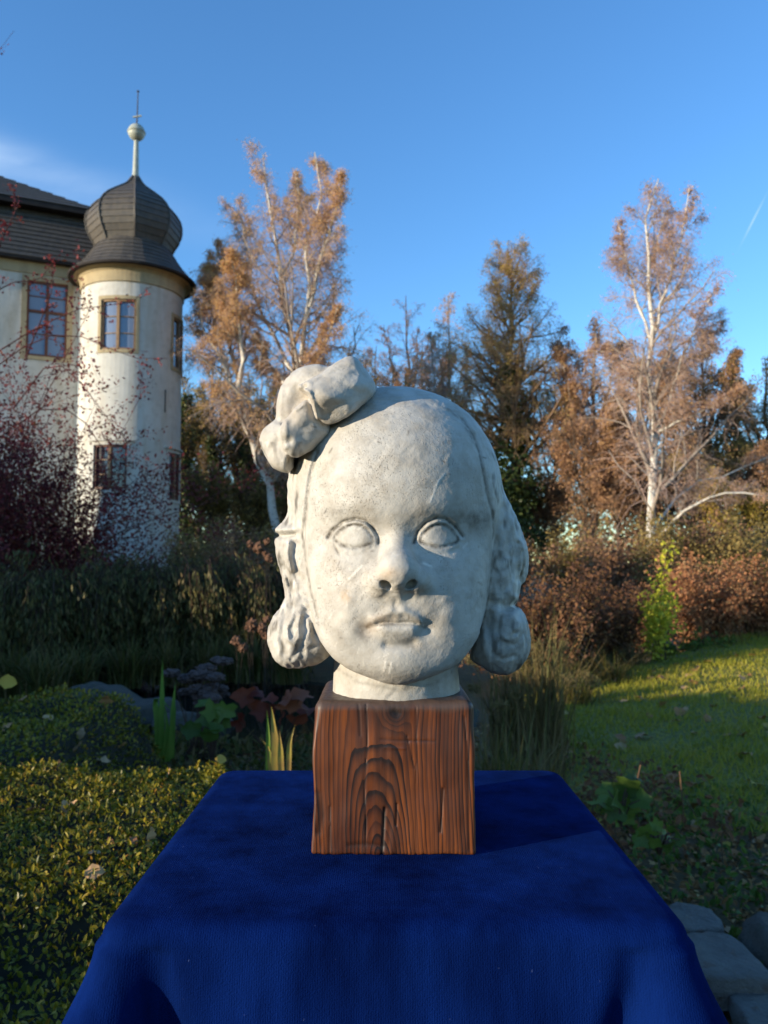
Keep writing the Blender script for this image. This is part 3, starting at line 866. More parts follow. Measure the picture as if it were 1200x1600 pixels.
def make_tree(name, label, group, limbs, seed, mats, lv, leaves, ivy=None, cat='tree', twig_n=3):
    """limbs: [(path, r0, r1, weight)] ; lv: list of (count, t0, t1, angle, length, up, wiggle) ; leaves: list of (n, size, mat, tint range, hang, level)"""
    rs = np.random.RandomState(seed)
    K0 = 12
    LP = np.stack([resample(p, K0) for p, a, b, w in limbs])
    LP[:, 1:-1] += rs.normal(size=LP[:, 1:-1].shape)*0.012*np.linalg.norm(LP[:, -1]-LP[:, 0], axis=1)[:, None, None]*0.5
    LR = np.stack([np.linspace(a, b, K0) for p, a, b, w in limbs])
    base = LP[0, 0]
    root = thing(name, (base[0], base[1], base[2]), label, cat, group)
    V, F = join_tubes([(LP, LR, 8)])
    link('trunk', mesh_np('trunk', V, F), root, mats[0])
    levels = []
    c, t0, t1, an, ln, up, wg = lv[0][:7]; lp = lv[0][7] if len(lv[0]) > 7 else 1.1
    sets = []
    for k, (p, a, b, w) in enumerate(limbs):
        sets.append(grow(rs, LP[k:k+1], LR[k:k+1], max(2, int(c*w)), t0, t1, an, ln, 6, up, wg, rmin=0.008, lenpow=lp))
    cur = np.concatenate([s[0] for s in sets]); cr = np.concatenate([s[1] for s in sets])
    levels.append((cur, cr))
    for (c, t0, t1, an, ln, up, wg) in lv[1:]:
        cur, cr = grow(rs, cur, cr, c, t0, t1, an, ln, 5, up, wg, rmin=0.0045)
        levels.append((cur, cr))
    V, F = join_tubes([(levels[0][0], levels[0][1], 5)]+([(levels[1][0], levels[1][1], 4)] if len(levels) > 2 else []))
    link('branches', mesh_np('branches', V, F), root, mats[1])['kind'] = 'stuff'
    V, F = join_tubes([(levels[-1][0], levels[-1][1], twig_n)])
    o = link('twigs', mesh_np('twigs', V, F), root, mats[2]); o['kind'] = 'stuff'
    for (n, size, m, (ta_, tb), hang, lev) in leaves:
        P, D = along(rs, levels[lev][0], n, 0.1, max(size*0.8, 0.075))
        D = unit(D*0.4+rs.normal(size=P.shape)*0.6+np.array([0, 0, -hang]))
        o = link('crown', leaf_mesh('crown', P, D, rs.normal(size=P.shape), size*rs.uniform(0.7, 1.3, n), size*rs.uniform(0.5, 0.8, n), rs.uniform(ta_, tb, n), 'kite'), root, m)
        o['kind'] = 'stuff'
    if ivy:
        k, t0, t1, rad, n, size = ivy
        t = rs.uniform(t0, t1, n); s = t*(K0-1); i = np.minimum(s.astype(int), K0-2); fr = (s-i)[:, None]
        c = LP[k, i]*(1-fr)+LP[k, i+1]*fr
        a = rs.uniform(0, 6.283, n); rr = rad*(0.45+0.55*rs.uniform(0, 1, n)**0.5)*(1.05-0.75*(t-t0)/(t1-t0))*(0.75+0.4*np.sin(t*31+a))
        out = np.stack([np.cos(a), np.sin(a), 0*a], 1)
        P = c+out*rr[:, None]+rs.normal(size=(n, 3))*rad*0.12
        o = link('ivy', leaf_mesh('ivy', P, unit(out*0.5+rs.normal(size=P.shape)*0.5+np.array([0, 0, -0.5])), out+rs.normal(size=P.shape)*0.4, size*rs.uniform(.7, 1.3, n), size*rs.uniform(.7, 1, n), rs.beta(2, 2.4, n), 'kite'), root, L_IVY)
        o['kind'] = 'stuff'
    return root
def P_(pp, d, dd=None): return px_path(pp, d, dd)
BIRCHES = 'white birches against the sky'
# the tall single birch on the right
d = 20.0
make_tree('birch_tree', 'tall white-stemmed birch standing right of the bust, long low branches to the right', BIRCHES, [
    (P_([(1010,960),(1012,880),(1014,820),(1018,740),(1021,650),(1020,560),(1014,480),(1010,420),(1015,365),(1022,318),(1029,280)], d), 0.135, 0.016, 1.5),
    (P_([(1019,545),(1030,490),(1048,430),(1062,385),(1071,332),(1077,294)], d, [0, -.2, -.4, -.6, -.8, -.9]), 0.045, 0.010, 1),
    (P_([(1018,540),(1003,492),(988,440),(978,410),(970,370),(964,342)], d, [0, .2, .4, .5, .6, .7]), 0.042, 0.010, 1),
    (P_([(1021,690),(1040,640),(1058,585),(1072,540),(1098,490),(1120,450)], d, [0, -.3, -.7, -1, -1.2, -1.4]), 0.042, 0.010, 1),
    (P_([(1014,866),(1034,836),(1068,798),(1108,776),(1150,766),(1200,776),(1240,790)], d, [0, -.3, -.8, -1.2, -1.5, -1.7, -2]), 0.046, 0.012, .7),
    (P_([(1016,830),(1050,790),(1085,752),(1120,748),(1160,733),(1205,712)], d, [0, .3, .6, .8, 1, 1.2]), 0.040, 0.012, .6),
    (P_([(1020,680),(1050,662),(1090,645),(1130,625),(1165,600)], d, [0, -.4, -.8, -1.1, -1.3]), 0.038, 0.012, .9),
    (P_([(1020,640),(1000,600),(975,572),(945,550),(915,548)], d, [0, .3, .6, .9, 1.1]), 0.045, 0.012, 1),
    (P_([(1018,600),(1060,540),(1105,510),(1135,500)], d, [0, .5, 1.0, 1.3]), 0.035, 0.012, 1),
    (P_([(1014,470),(1022,420),(1032,360),(1045,310)], d, [0, .4, .6, .8]), 0.030, 0.010, .8),
], 7, (M_BIRCH, M_BIRCH2, M_TWIG_P), [(14, 0.18, 0.97, 0.68, 0.36, 0.24, 0.16), (9, 0.10, 1.0, 0.75, 0.55, -0.1, 0.22), (13, 0.05, 1.0, 0.75, 0.72, -0.75, 0.22)],
    [(22000, 0.040, L_BIRCH, (0.0, 0.5), 0.7, 2), (6000, 0.04, L_BIRCH, (0.3, 1.0), 0.7, 1)])
# the big many-stemmed birch on the left
d = 24.5
make_tree('birch_tree', 'tallest birch, several white stems and golden leaves, right of the tower', BIRCHES, [
    (P_([(468,860),(466,760),(468,680),(462,600),(458,540),(446,470),(434,400),(432,345),(424,292),(411,240)], d), 0.16, 0.016, 1.5),
    (P_([(466,610),(474,540),(484,470),(478,410),(492,350),(503,292),(492,238)], d, [0, -.4, -.8, -1, -1.2, -1.3, -1.3]), 0.09, 0.014, 1.3),
    (P_([(484,480),(500,410),(518,350),(533,312),(530,268)], d, [-.8, -1, -1.6, -2, -2.2]), 0.06, 0.014, 1.1),
    (P_([(462,590),(430,530),(404,480),(388,430),(384,370),(366,312)], d, [0, .5, 1, 1.4, 1.7, 2]), 0.075, 0.014, 1.2),
    (P_([(468,640),(440,590),(412,560),(398,520)], d, [0, .4, .9, 1.3]), 0.10, 0.03, 1),
    (P_([(466,600),(492,560),(512,530),(528,480)], d, [0, -.8, -1.4, -1.8]), 0.08, 0.02, 1.1),
    (P_([(440,440),(460,390),(468,330),(462,270)], d, [0, .6, 1, 1.3]), 0.06, 0.02, 1.0),
], 12, (M_BIRCH, M_BIRCH2, M_TWIG_P), [(15, 0.20, 0.97, 0.68, 0.36, 0.20, 0.18), (9, 0.10, 1.0, 0.75, 0.55, -0.15, 0.22), (13, 0.05, 1.0, 0.75, 0.72, -0.9, 0.22)],
    [(28000, 0.048, L_BIRCH, (0.2, 0.9), 0.9, 2), (14000, 0.048, L_BIRCH, (0.5, 1.0), 0.9, 1)])
d = 24.6
make_tree('birch_tree', 'leaning birch with golden leaves close to the tower wall', BIRCHES, [
    (P_([(440,870),(420,760),(392,680),(358,600),(334,545),(318,512),(312,480)], d), 0.15, 0.022, 1.2),
    (P_([(385,660),(372,590),(352,520),(344,450),(340,380)], d, [0, .3, .6, .9, 1]), 0.09, 0.02, 1.4),
    (P_([(372,620),(380,550),(372,480),(366,420),(362,390)], d, [0, -.5, -1, -1.2, -1.3]), 0.09, 0.02, 1.3),
    (P_([(358,590),(338,520),(326,450),(326,410)], d, [0, .5, .9, 1]), 0.08, 0.02, 1.3),
], 19, (M_BIRCH, M_BIRCH2, M_TWIG_P), [(16, 0.25, 0.97, 0.65, 0.34, 0.2, 0.18), (9, 0.10, 1.0, 0.75, 0.55, -0.15, 0.22), (12, 0.05, 1.0, 0.75, 0.72, -0.9, 0.22)],
    [(32000, 0.048, L_BIRCH, (0.3, 1.0), 0.9, 2), (12000, 0.048, L_BIRCH, (0.5, 1.0), 0.9, 1)])
# the alder with ivy on its stem, right of the head
d = 28.0
make_tree('ivy_clad_tree', 'cone-shaped tree with ivy-covered trunk right of the plaster head', None, [
    (P_([(806,880),(805,760),(803,660),(800,580),(798,500),(796,440),(793,388)], d), 0.22, 0.02, 2.6),
], 23, (M_BARK, M_TWIG_B, bark_mat('alder_twigs', (0.38, 0.27, 0.16), (0.30, 0.20, 0.12))), [(30, 0.28, 0.97, 1.0, 0.37, 0.26, 0.12, 1.0), (8, 0.10, 1.0, 0.75, 0.5, 0.1, 0.22), (9, 0.05, 1.0, 0.75, 0.72, -0.1, 0.25)],
    [(12000, 0.05, L_RUST, (0.4, 1.0), 0.3, 2), (8000, 0.05, L_GOLD, (0.2, 0.8), 0.3, 2), (18000, 0.05, L_OLIVE, (0.2, 1.0), 0.3, 2)], ivy=(0, 0.05, 0.62, 1.05, 6500, 0.14))
# smaller trees behind and beside the head
def auto_tree(name, label, group, px, top, bottom, spread, d, seed, mats, leaves, trunk_r=0.14, limbs=4, lean=0, ivy=None, dens=1.0, up=0.25, hang=0.4, low=0.22):
    rs = np.random.RandomState(seed)
    H = bottom-top
    L = [(P_([(px, bottom), (px+lean*.2+rs.uniform(-4, 4), bottom-H*.35), (px+lean*.5+rs.uniform(-6, 6), bottom-H*.65), (px+lean, top)], d), trunk_r, 0.02, 1.8*dens)]
    for k in range(limbs):
        f = rs.uniform(.3, .6); sx = (-1 if k % 2 else 1)*spread*rs.uniform(.55, .95)
        y0 = bottom-H*f; x0 = px+lean*f
        L.append((P_([(x0, y0), (x0+sx*.45, y0-H*.16), (x0+sx*.8, y0-H*rs.uniform(.22, .36)), (x0+sx, y0-H*rs.uniform(.28, .46))], d, [0, rs.uniform(-1, 1)*.5, rs.uniform(-1, 1), rs.uniform(-1.4, 1.4)]), trunk_r*.45, 0.015, 1.0*dens))
    return make_tree(name, label, group, L, seed, mats, [(12, low, 0.97, 0.8, 0.36, up, 0.16), (7, 0.10, 1.0, 0.75, 0.55, 0.05, 0.22), (8, 0.05, 1.0, 0.75, 0.75, -hang, 0.22)], leaves, ivy)
dk = (M_BARK, M_BARK, M_TWIG_B); pk = (M_BIRCH2, M_TWIG_P, M_TWIG_P)
WG = 'trees of the wood behind the garden'
auto_tree('bare_tree', 'nearly leafless slender tree in the gap left of the ivy-clad tree', WG, 628, 462, 870, 42, 44, 31, dk, [(2500, 0.09, L_RUST, (.1, .7), .3, 2)], 0.16, 4, 6, ivy=(0, .1, .72, .45, 1400, .14))
auto_tree('rust_leaved_tree', 'low rust-brown tree directly behind the bow of the bust', WG, 588, 540, 870, 50, 46, 32, dk, [(7000, 0.10, L_RUST, (.1, .8), .3, 2)], 0.16, 5)
auto_tree('rust_leaved_tree', 'rust-brown tree just above the crown of the plaster head', WG, 660, 530, 870, 55, 42, 33, dk, [(8000, 0.10, L_RUST, (.1, .8), .3, 2)], 0.16, 5)
auto_tree('young_birch', 'thin mauve-twigged birch left beside the ivy-clad tree', WG, 706, 462, 870, 34, 33, 34, pk, [(5000, 0.075, L_BIRCH, (0, .6), .7, 2), (2500, .075, L_BIRCH, (.5, 1), .7, 1)], 0.12, 4, -6)
auto_tree('rust_leaved_tree', 'broad rust-coloured tree left of and behind the tall single birch', WG, 930, 500, 880, 62, 27, 35, pk, [(14000, 0.075, L_RUST, (.2, 1), .6, 2), (6000, .075, L_RUST, (.3, 1), .6, 1)], 0.16, 6)
auto_tree('rust_leaved_tree', 'dense russet tree directly behind the stem of the tall single birch', WG, 1000, 560, 880, 60, 25, 36, pk, [(14000, 0.075, L_RUST, (.3, 1), .6, 2), (6000, .075, L_RUST, (.3, 1), .6, 1)], 0.14, 6)
auto_tree('rust_leaved_tree', 'dark russet tree right of the tall single birch', WG, 1100, 520, 880, 72, 27, 37, dk, [(15000, 0.075, L_RUST, (.1, .9), .5, 2), (5000, .075, L_OLIVE, (.1, .7), .5, 1)], 0.17, 6)
auto_tree('dark_tree', 'dark leafy tree at the right edge of the picture', WG, 1195, 560, 880, 70, 31, 38, dk, [(14000, 0.085, L_OLIVE, (0, .6), .3, 2)], 0.17, 6)
auto_tree('rust_leaved_tree', 'thin olive-brown tree between ivy-clad tree and broad rust tree', WG, 866, 600, 880, 40, 30, 39, dk, [(7000, 0.085, L_OLIVE, (.2, 1), .4, 2)], 0.12, 5)
auto_tree('golden_weeping_tree', 'low golden weeping tree at the right edge above the orange bushes', WG, 1165, 760, 890, 62, 23, 40, dk, [(13000, 0.06, L_GOLD, (0, .8), 1.2, 2)], 0.12, 6, up=0.1, hang=1.6)
auto_tree('golden_tree', 'small olive-gold tree behind the low birch branches', WG, 1085, 700, 885, 45, 24, 43, dk, [(9000, 0.06, L_OLIVE, (.3, 1), .8, 2)], 0.12, 6, up=0.1, hang=1.0)
# thicket that closes the view between the stems
TK = 'low dense thicket under the wood'
for k, (px, top, sp_, d_, m, lab) in enumerate([
    (330, 730, 40, 30, L_OLIVE, 'low thicket right of the tower'), (400, 740, 40, 31, L_OLIVE, 'low thicket left of the plaster face'), (470, 720, 45, 33, L_RUST, 'thicket behind the left half of the face'), (560, 700, 50, 36, L_RUST, 'thicket behind the forehead'),
    (690, 690, 50, 34, L_RUST, 'thicket behind the right half of the face'), (770, 720, 40, 30, L_OLIVE, 'thicket at the foot of the ivy-clad tree'), (850, 740, 40, 29, L_RUST, 'thicket in the bright gap right of the ivy-clad tree'), (915, 660, 50, 25, L_RUST, 'high russet thicket left of the tall birch'),
    (965, 690, 45, 23.5, L_RUST, 'russet thicket just left of the tall birch stem'), (1045, 690, 45, 24.5, L_RUST, 'russet thicket just right of the tall birch stem'), (1120, 680, 50, 26, L_OLIVE, 'olive thicket above the low birch branches'), (1190, 690, 50, 25, L_RUST, 'russet thicket at the right edge')]):
    auto_tree('thicket_tree', lab, TK, px, top, 885, sp_, d_, 300+k, dk, [(15000, 0.075, m, (0, .8), .6, 2)], 0.08, 7, 0, dens=1.0, up=.2, hang=.8, low=.05)
# the shady wood between the tower and the head
SW = 'dark stems between the tower and the bust'
for k, (px, top, spread, d_, lean, lab, iv) in enumerate([
    (292, 590, 20, 36, -8, 'ivy-hung tree immediately right of the tower wall', (0, .1, .9, .9, 3000, .16)),
    (312, 600, 22, 40, 6, 'second dark stem right of the tower', None),
    (338, 560, 26, 38, -6, 'dark tree under the leaning birch', (0, .05, .6, .5, 1500, .16)),
    (366, 600, 24, 42, 4, 'slim dark stem under the leaning birch, right of its fork', None),
    (392, 580, 24, 37, -4, 'ivy-clad dark stem left of the tallest birch', (0, .05, .8, .7, 2500, .16)),
    (414, 590, 22, 41, 5, 'dark stem just left of the bow of the bust', (0, .05, .7, .6, 2000, .16)),
    (448, 620, 26, 39, 0, 'dark evergreen-looking tree behind the bow of the bust', (0, .02, .95, 1.1, 5000, .18)),
    (500, 560, 30, 43, 0, 'grey-brown tree behind the head, below the tallest birch', None),
    (545, 540, 34, 45, 8, 'grey twiggy tree right of the tallest birch', None)]):
    auto_tree('woodland_tree', lab, SW, px, top, 872, spread, d_, 50+k, dk, [(2600, 0.11, L_OLIVE, (.0, .7), .4, 2), (1200, .11, L_GOLD, (0, .6), .4, 1)], 0.17, 4, lean, ivy=iv)
# the far wood on the horizon: one mass
rs = np.random.RandomState(77)
n = 50000
x = rs.uniform(-85, 85, n); y = rs.uniform(74, 100, n)
top = 6.5+3.0*vnoise(np.stack([x, 0*x, 0*x], 1), 0.11, 5)+1.5*vnoise(np.stack([x, 0*x, 0*x], 1), 0.5, 6)
z = top*rs.uniform(0, 1, n)
wm_ = leaf_mesh('far_woodland', np.stack([x, y, z], 1), rs.normal(size=(n, 3)), rs.normal(size=(n, 3)), rs.uniform(.35, .8, n), rs.uniform(.2, .45, n), rs.uniform(0, .8, n))
prop(link('far_woodland', wm_, None, L_OLIVE), 'far brown wood along the horizon beyond the field', 'woodland', kind='stuff')

# ================================================================== shrubs and garden plants
def stems_mesh(rs, base, n, h, spread, r=0.006, K=6, droop=0.0, wig=0.08):
    b = np.array(base)[None]+np.stack([rs.normal(0, spread*.25, n), rs.normal(0, spread*.25, n), 0*np.ones(n)], 1)
    d = unit(np.stack([rs.normal(0, spread, n), rs.normal(0, spread, n), np.full(n, 1.0)], 1))
    L = h*rs.uniform(.45, 1.22, n)
    pts = np.empty((n, K, 3)); pts[:, 0] = b
    for k in range(1, K):
        d = unit(d+rs.normal(size=(n, 3))*wig+np.array([0, 0, -droop*k/K]))
        pts[:, k] = pts[:, k-1]+d*(L/(K-1))[:, None]
    return pts, r*np.linspace(1, .35, K)[None]*np.ones((n, 1))
def shrub(name, label, cat, group, base, h, spread, nst, leafmat, nleaf, size, stem_mat, seed, tint=(0, 1), droop=0.0, hang=0.2, branch=5, r=0.007, shape='kite', jit=1.0, lean=(0, 0)):
    rs = np.random.RandomState(seed)
    root = thing(name, tuple(base), label, cat, group)
    p, ra = stems_mesh(rs, base, nst, h, spread, r, droop=droop)
    p[..., 0] += np.linspace(0, lean[0], p.shape[1])[None]; p[..., 1] += np.linspace(0, lean[1], p.shape[1])[None]
    c, cr = grow(rs, p, ra, branch, .25, 1.0, .7, .40, 5, -droop*.6, .2, rmin=r*.3)
    V, F = join_tubes([(p, ra, 4), (c, cr, 3)])
    o = link('stems', mesh_np('stems', V, F), root, stem_mat); o['kind'] = 'stuff'
    allb = np.concatenate([resample_set(p, 5), c])
    P, D = along(rs, allb, nleaf, .12, size*jit)
    D = unit(D*.5+rs.normal(size=P.shape)*.7+np.array([0, 0, -hang]))
    o = link('foliage', leaf_mesh('foliage', P, D, rs.normal(size=P.shape)+np.array([0, -.3, .6]), size*rs.uniform(.7, 1.3, nleaf), size*rs.uniform(.45, .75, nleaf), rs.uniform(tint[0], tint[1], nleaf), shape), root, leafmat)
    o['kind'] = 'stuff'
    return root
def resample_set(p, K):
    s = np.linspace(0, p.shape[1]-1, K); i = np.minimum(s.astype(int), p.shape[1]-2); f = (s-i)[None, :, None]
    return p[:, i]*(1-f)+p[:, i+1]*f

M_STEM = bark_mat('shrub_stems', (0.09, 0.052, 0.035), (0.06, 0.035, 0.025), scale=12)
M_STEM_R = bark_mat('red_shrub_stems', (0.11, 0.040, 0.036), (0.07, 0.028, 0.026), scale=12)
L_RED = leaf_mat('dark_red_leaves', [(0.072, 0.014, 0.018), (0.136, 0.022, 0.026), (0.240, 0.031, 0.034), (0.160, 0.063, 0.026)], .6, .3)
L_WEEP = leaf_mat('weeping_shrub_leaves', [(0.045, 0.045, 0.014), (0.085, 0.080, 0.022), (0.13, 0.11, 0.03), (0.17, 0.10, 0.035)], .6, .2)
L_DKRED = leaf_mat('maroon_brown_leaves', [(0.068, 0.032, 0.018), (0.119, 0.054, 0.029), (0.187, 0.083, 0.039), (0.255, 0.136, 0.046)], .7, .25)
L_ORANGE = leaf_mat('dried_orange_flowers', [(0.213, 0.084, 0.037), (0.350, 0.144, 0.064), (0.475, 0.216, 0.094), (0.375, 0.240, 0.110)], .75, .3)
L_LIME = leaf_mat('yellow_green_leaves', [(0.34, 0.35, 0.03), (0.52, 0.50, 0.045), (0.66, 0.56, 0.06)], .5, .4)
L_GREEN = leaf_mat('fresh_green_leaves', [(0.046, 0.078, 0.013), (0.085, 0.132, 0.020), (0.130, 0.180, 0.027)], .5, .3)
L_STRAW = leaf_mat('dry_grass_blades', [(0.085, 0.060, 0.022), (0.15, 0.105, 0.040), (0.22, 0.155, 0.065), (0.12, 0.12, 0.03)], .7, .25)

# orange dried hydrangea-like bushes at the right edge, in the sun
OB = 'sunlit bushes with dried orange flowers'
for k, (px, py, d_, h, sp, lab) in enumerate([
    (1120, 1003, 10.7, 1.12, .30, 'orange dried bush right of the yellow-green shrub'),
    (1075, 1000, 10.5, 1.08, .26, 'orange dried bush partly behind the yellow-green shrub'),
    (1170, 1000, 11.0, 1.18, .30, 'tall orange dried bush near the right edge'),
    (1215, 985, 10.8, 1.12, .30, 'orange dried bush cut by the right edge')]):
    q = pt(px, py, d_)
    shrub('dried_bush', lab, 'bush', OB, (q[0], q[1], 0), h, sp, 26, L_ORANGE, 5200, .045, M_STEM, 80+k, (.1, 1), branch=6, jit=1.1)
q = pt(1032, 1000, 8.9)
shrub('yellow_green_shrub', 'small upright shrub with bright yellow-green leaves', 'shrub', None, (q[0], q[1], 0), 1.15, .16, 7, L_LIME, 950, .055, M_STEM, 91, (0, 1), branch=4, shape='oval')
for k, (px, py, d_, lab) in enumerate([(1105, 1028, 9.8, 'low fresh green plant at the lawn edge below the orange bushes'), (1060, 1030, 9.6, 'small green plant at the lawn edge, left of the other green plant')]):
    q = pt(px, py, d_)
    shrub('green_plant', lab, 'plant', 'green plants at the lawn edge', (q[0], q[1], 0.02), .30, .6, 16, L_GREEN, 420, .05, M_STEM, 95+k, (.1, 1), branch=3, shape='oval')
# maroon shrubs in the middle
MG = 'maroon-brown shrubs behind the lawn'
for k, (px, d_, h, lab) in enumerate([
    (850, 7.9, .78, 'maroon-brown shrub directly right of the curls of the bust'), (900, 8.6, 1.08, 'maroon-brown shrub second from the bust, behind the lawn'),
    (950, 9.2, .85, 'maroon-brown shrub third from the bust, behind the lawn'), (995, 10.6, .75, 'maroon-brown shrub at the foot of the tall birch'),
    (795, 7.9, .95, 'maroon-brown shrub half behind the right curl of the bust'), (1040, 13.5, 1.2, 'maroon-brown shrub behind the yellow-green shrub'),
    (720, 12.5, 1.0, 'maroon-brown shrub behind the face, right of the nose'), (660, 13, 1.0, 'maroon-brown shrub behind the middle of the face'), (590, 13, 1.05, 'maroon-brown shrub behind the left cheek of the face'),
    (520, 12.5, 1.1, 'maroon-brown shrub behind the left curl of the bust')]):
    q = pt(px, 950, d_)
    shrub('maroon_shrub', lab, 'shrub', MG, (q[0], q[1], 0), h, .34, 30, L_DKRED, 5200, .042, M_STEM, 110+k, (0, 1), branch=6, jit=1.2)
# brown brush under the trees
UG = 'brown brushwood under the trees'
for k, (px, d_, h, lab) in enumerate([
    (300, 22, 2.1, 'brown brushwood at the foot of the tower'), (350, 20, 1.9, 'brown brushwood right of the tower foot'), (405, 21, 1.8, 'brown brushwood left of the face, behind the round seed heads'), (455, 24, 1.9, 'brown brushwood behind the left side of the face'),
    (560, 26, 1.8, 'brushwood behind the face'), (790, 22, 1.9, 'brushwood at the foot of the ivy-clad tree'), (900, 22, 1.8, 'brushwood left of the tall birch'), (960, 19, 1.7, 'brushwood close left of the tall birch'),
    (1060, 18, 1.9, 'brushwood close right of the tall birch'), (1120, 19, 2.0, 'brushwood under the low birch branches'), (1190, 18, 2.0, 'brushwood at the right edge above the orange bushes')]):
    q = pt(px, 900, d_)
    shrub('brushwood', lab, 'shrub', UG, (q[0], q[1], 0), h, .40, 34, L_RUST if k % 2 else L_OLIVE, 9000, .080, M_STEM, 140+k, (0, .7), branch=10, r=.012, jit=1.3)
# red-berried shrub before the house
RGp = 'dark red shrubs before the house'
for k, (px, d_, h, nst, lab) in enumerate([
    (20, 11.0, 4.0, 30, 'dark red leaved shrub at the left edge, arching before the wing window'), (75, 11.8, 3.4, 26, 'dark red leaved shrub before the rain pipe'),
    (130, 12.2, 1.9, 14, 'dark red leaved shrub below the lower tower window'), (-50, 10.5, 4.2, 26, 'dark red leaved shrub cut by the left edge'), (215, 13.5, 1.35, 14, 'low dark red shrub below the tower right side')]):
    q = pt(px, 950, d_)
    shrub('red_leaved_shrub', lab, 'shrub', RGp, (q[0], q[1], 0), h, .30, nst, L_RED, 13000 if k in (0, 1, 3) else 6000, .052, M_STEM_R, 170+k, (0, 1), droop=.25, branch=11, r=.011, jit=1.4)
# long arching branches across the tower
q = pt(60, 900, 10.6)
root = thing('arching_branch', (q[0], q[1], 0), 'long thin red-berried branches reaching across the tower wall', 'branch')
paths = [[(-40,600),(30,545),(90,520),(140,528),(200,560),(262,560)], [(20,640),(80,560),(120,590),(165,650),(198,690)], [(-20,560),(60,510),(130,480),(200,475),(236,448)], [(-10,690),(60,640),(120,640),(160,700),(215,760)], [(-30,470),(20,440),(60,440),(90,400)], [(-30,420),(0,380),(24,330),(20,290)], [(40,560),(80,460),(84,412)], [(-170,900),(-160,600),(-110,300),(-45,125),(0,72),(22,48)]]
BP = np.stack([resample(px_path(p, 10.6), 8) for p in paths]); BR = np.linspace(.012, .003, 8)[None]*np.ones((len(paths), 1))
rs = np.random.RandomState(5)
c, cr = grow(rs, BP, BR, 9, .2, 1, .7, .16, 4, -.2, .25, rmin=.0025)
V, F = join_tubes([(BP, BR, 4), (c, cr, 3)])
link('twigs', mesh_np('twigs', V, F), root, M_STEM_R)['kind'] = 'stuff'
P, D = along(rs, np.concatenate([resample_set(BP, 4), c]), 900, .1, .03)
link('berries', leaf_mesh('berries', P, D, rs.normal(size=P.shape), np.full(900, .045), np.full(900, .032), rs.uniform(0, 1, 900)), root, L_RED)['kind'] = 'stuff'
# weeping dark shrubs around the pond
WP = 'dark weeping shrubs beyond the pond'
for k, (px, d_, h, lab) in enumerate([
    (15, 8.2, 1.35, 'dark weeping shrub at the left edge, above the back hedge mound'), (85, 8.4, 1.45, 'dark weeping shrub second from the left edge beyond the pond'), (150, 8.7, 1.5, 'dark weeping shrub above the flat rock at the pond'),
    (215, 8.9, 1.5, 'dark weeping shrub above the upright iris leaves'), (275, 9.0, 1.5, 'dark weeping shrub above the dried brown flower heads'), (335, 9.1, 1.5, 'dark weeping shrub left of the round seed heads'),
    (395, 9.2, 1.45, 'dark weeping shrub behind the round seed heads'), (455, 9.3, 1.4, 'dark weeping shrub behind the left curl of the bust')]):
    q = pt(px, 950, d_); rs = np.random.RandomState(200+k)
    root = thing('weeping_shrub', (q[0], q[1], 0), lab, 'shrub', WP)
    n = 60
    a = rs.uniform(0, 6.28, n); rr = rs.uniform(.15, .75, n)
    up = np.stack([q[0]+rr*.25*np.cos(a), q[1]+rr*.25*np.sin(a), np.full(n, .05)], 1)
    mid = np.stack([q[0]+rr*.75*np.cos(a), q[1]+rr*.75*np.sin(a), h*rs.uniform(.75, 1.08, n)], 1)
    end = np.stack([q[0]+rr*1.25*np.cos(a), q[1]+rr*1.25*np.sin(a), h*rs.uniform(.02, .45, n)], 1)
    t = np.linspace(0, 1, 8)[None, :, None]
    pts = up[:, None]*(1-t)**2+2*mid[:, None]*1.35*t*(1-t)*np.array([.74, .74, 1])+mid[:, None]*0+end[:, None]*t**2
    pts[..., :2] = (up[:, None]*(1-t)**2+2*mid[:, None]*t*(1-t)+end[:, None]*t**2)[..., :2]
    rad = .008*np.linspace(1, .3, 8)[None]*np.ones((n, 1))
    c, cr = grow(rs, pts, rad, 7, .35, 1, .5, .38, 5, -1.6, .15, rmin=.002)
    V, F = join_tubes([(pts, rad, 4), (c, cr, 3)])
    link('stems', mesh_np('stems', V, F), root, M_STEM)['kind'] = 'stuff'
    P, D = along(rs, np.concatenate([resample_set(pts, 5), c]), 8500, .3, .03)
    D = unit(D*.4+rs.normal(size=P.shape)*.3+np.array([0, 0, -1.0]))
    link('foliage', leaf_mesh('foliage', P, D, rs.normal(size=P.shape), rs.uniform(.05, .10, 8500), rs.uniform(.012, .024, 8500), rs.uniform(0, 1, 8500)**1.3), root, L_WEEP)['kind'] = 'stuff'

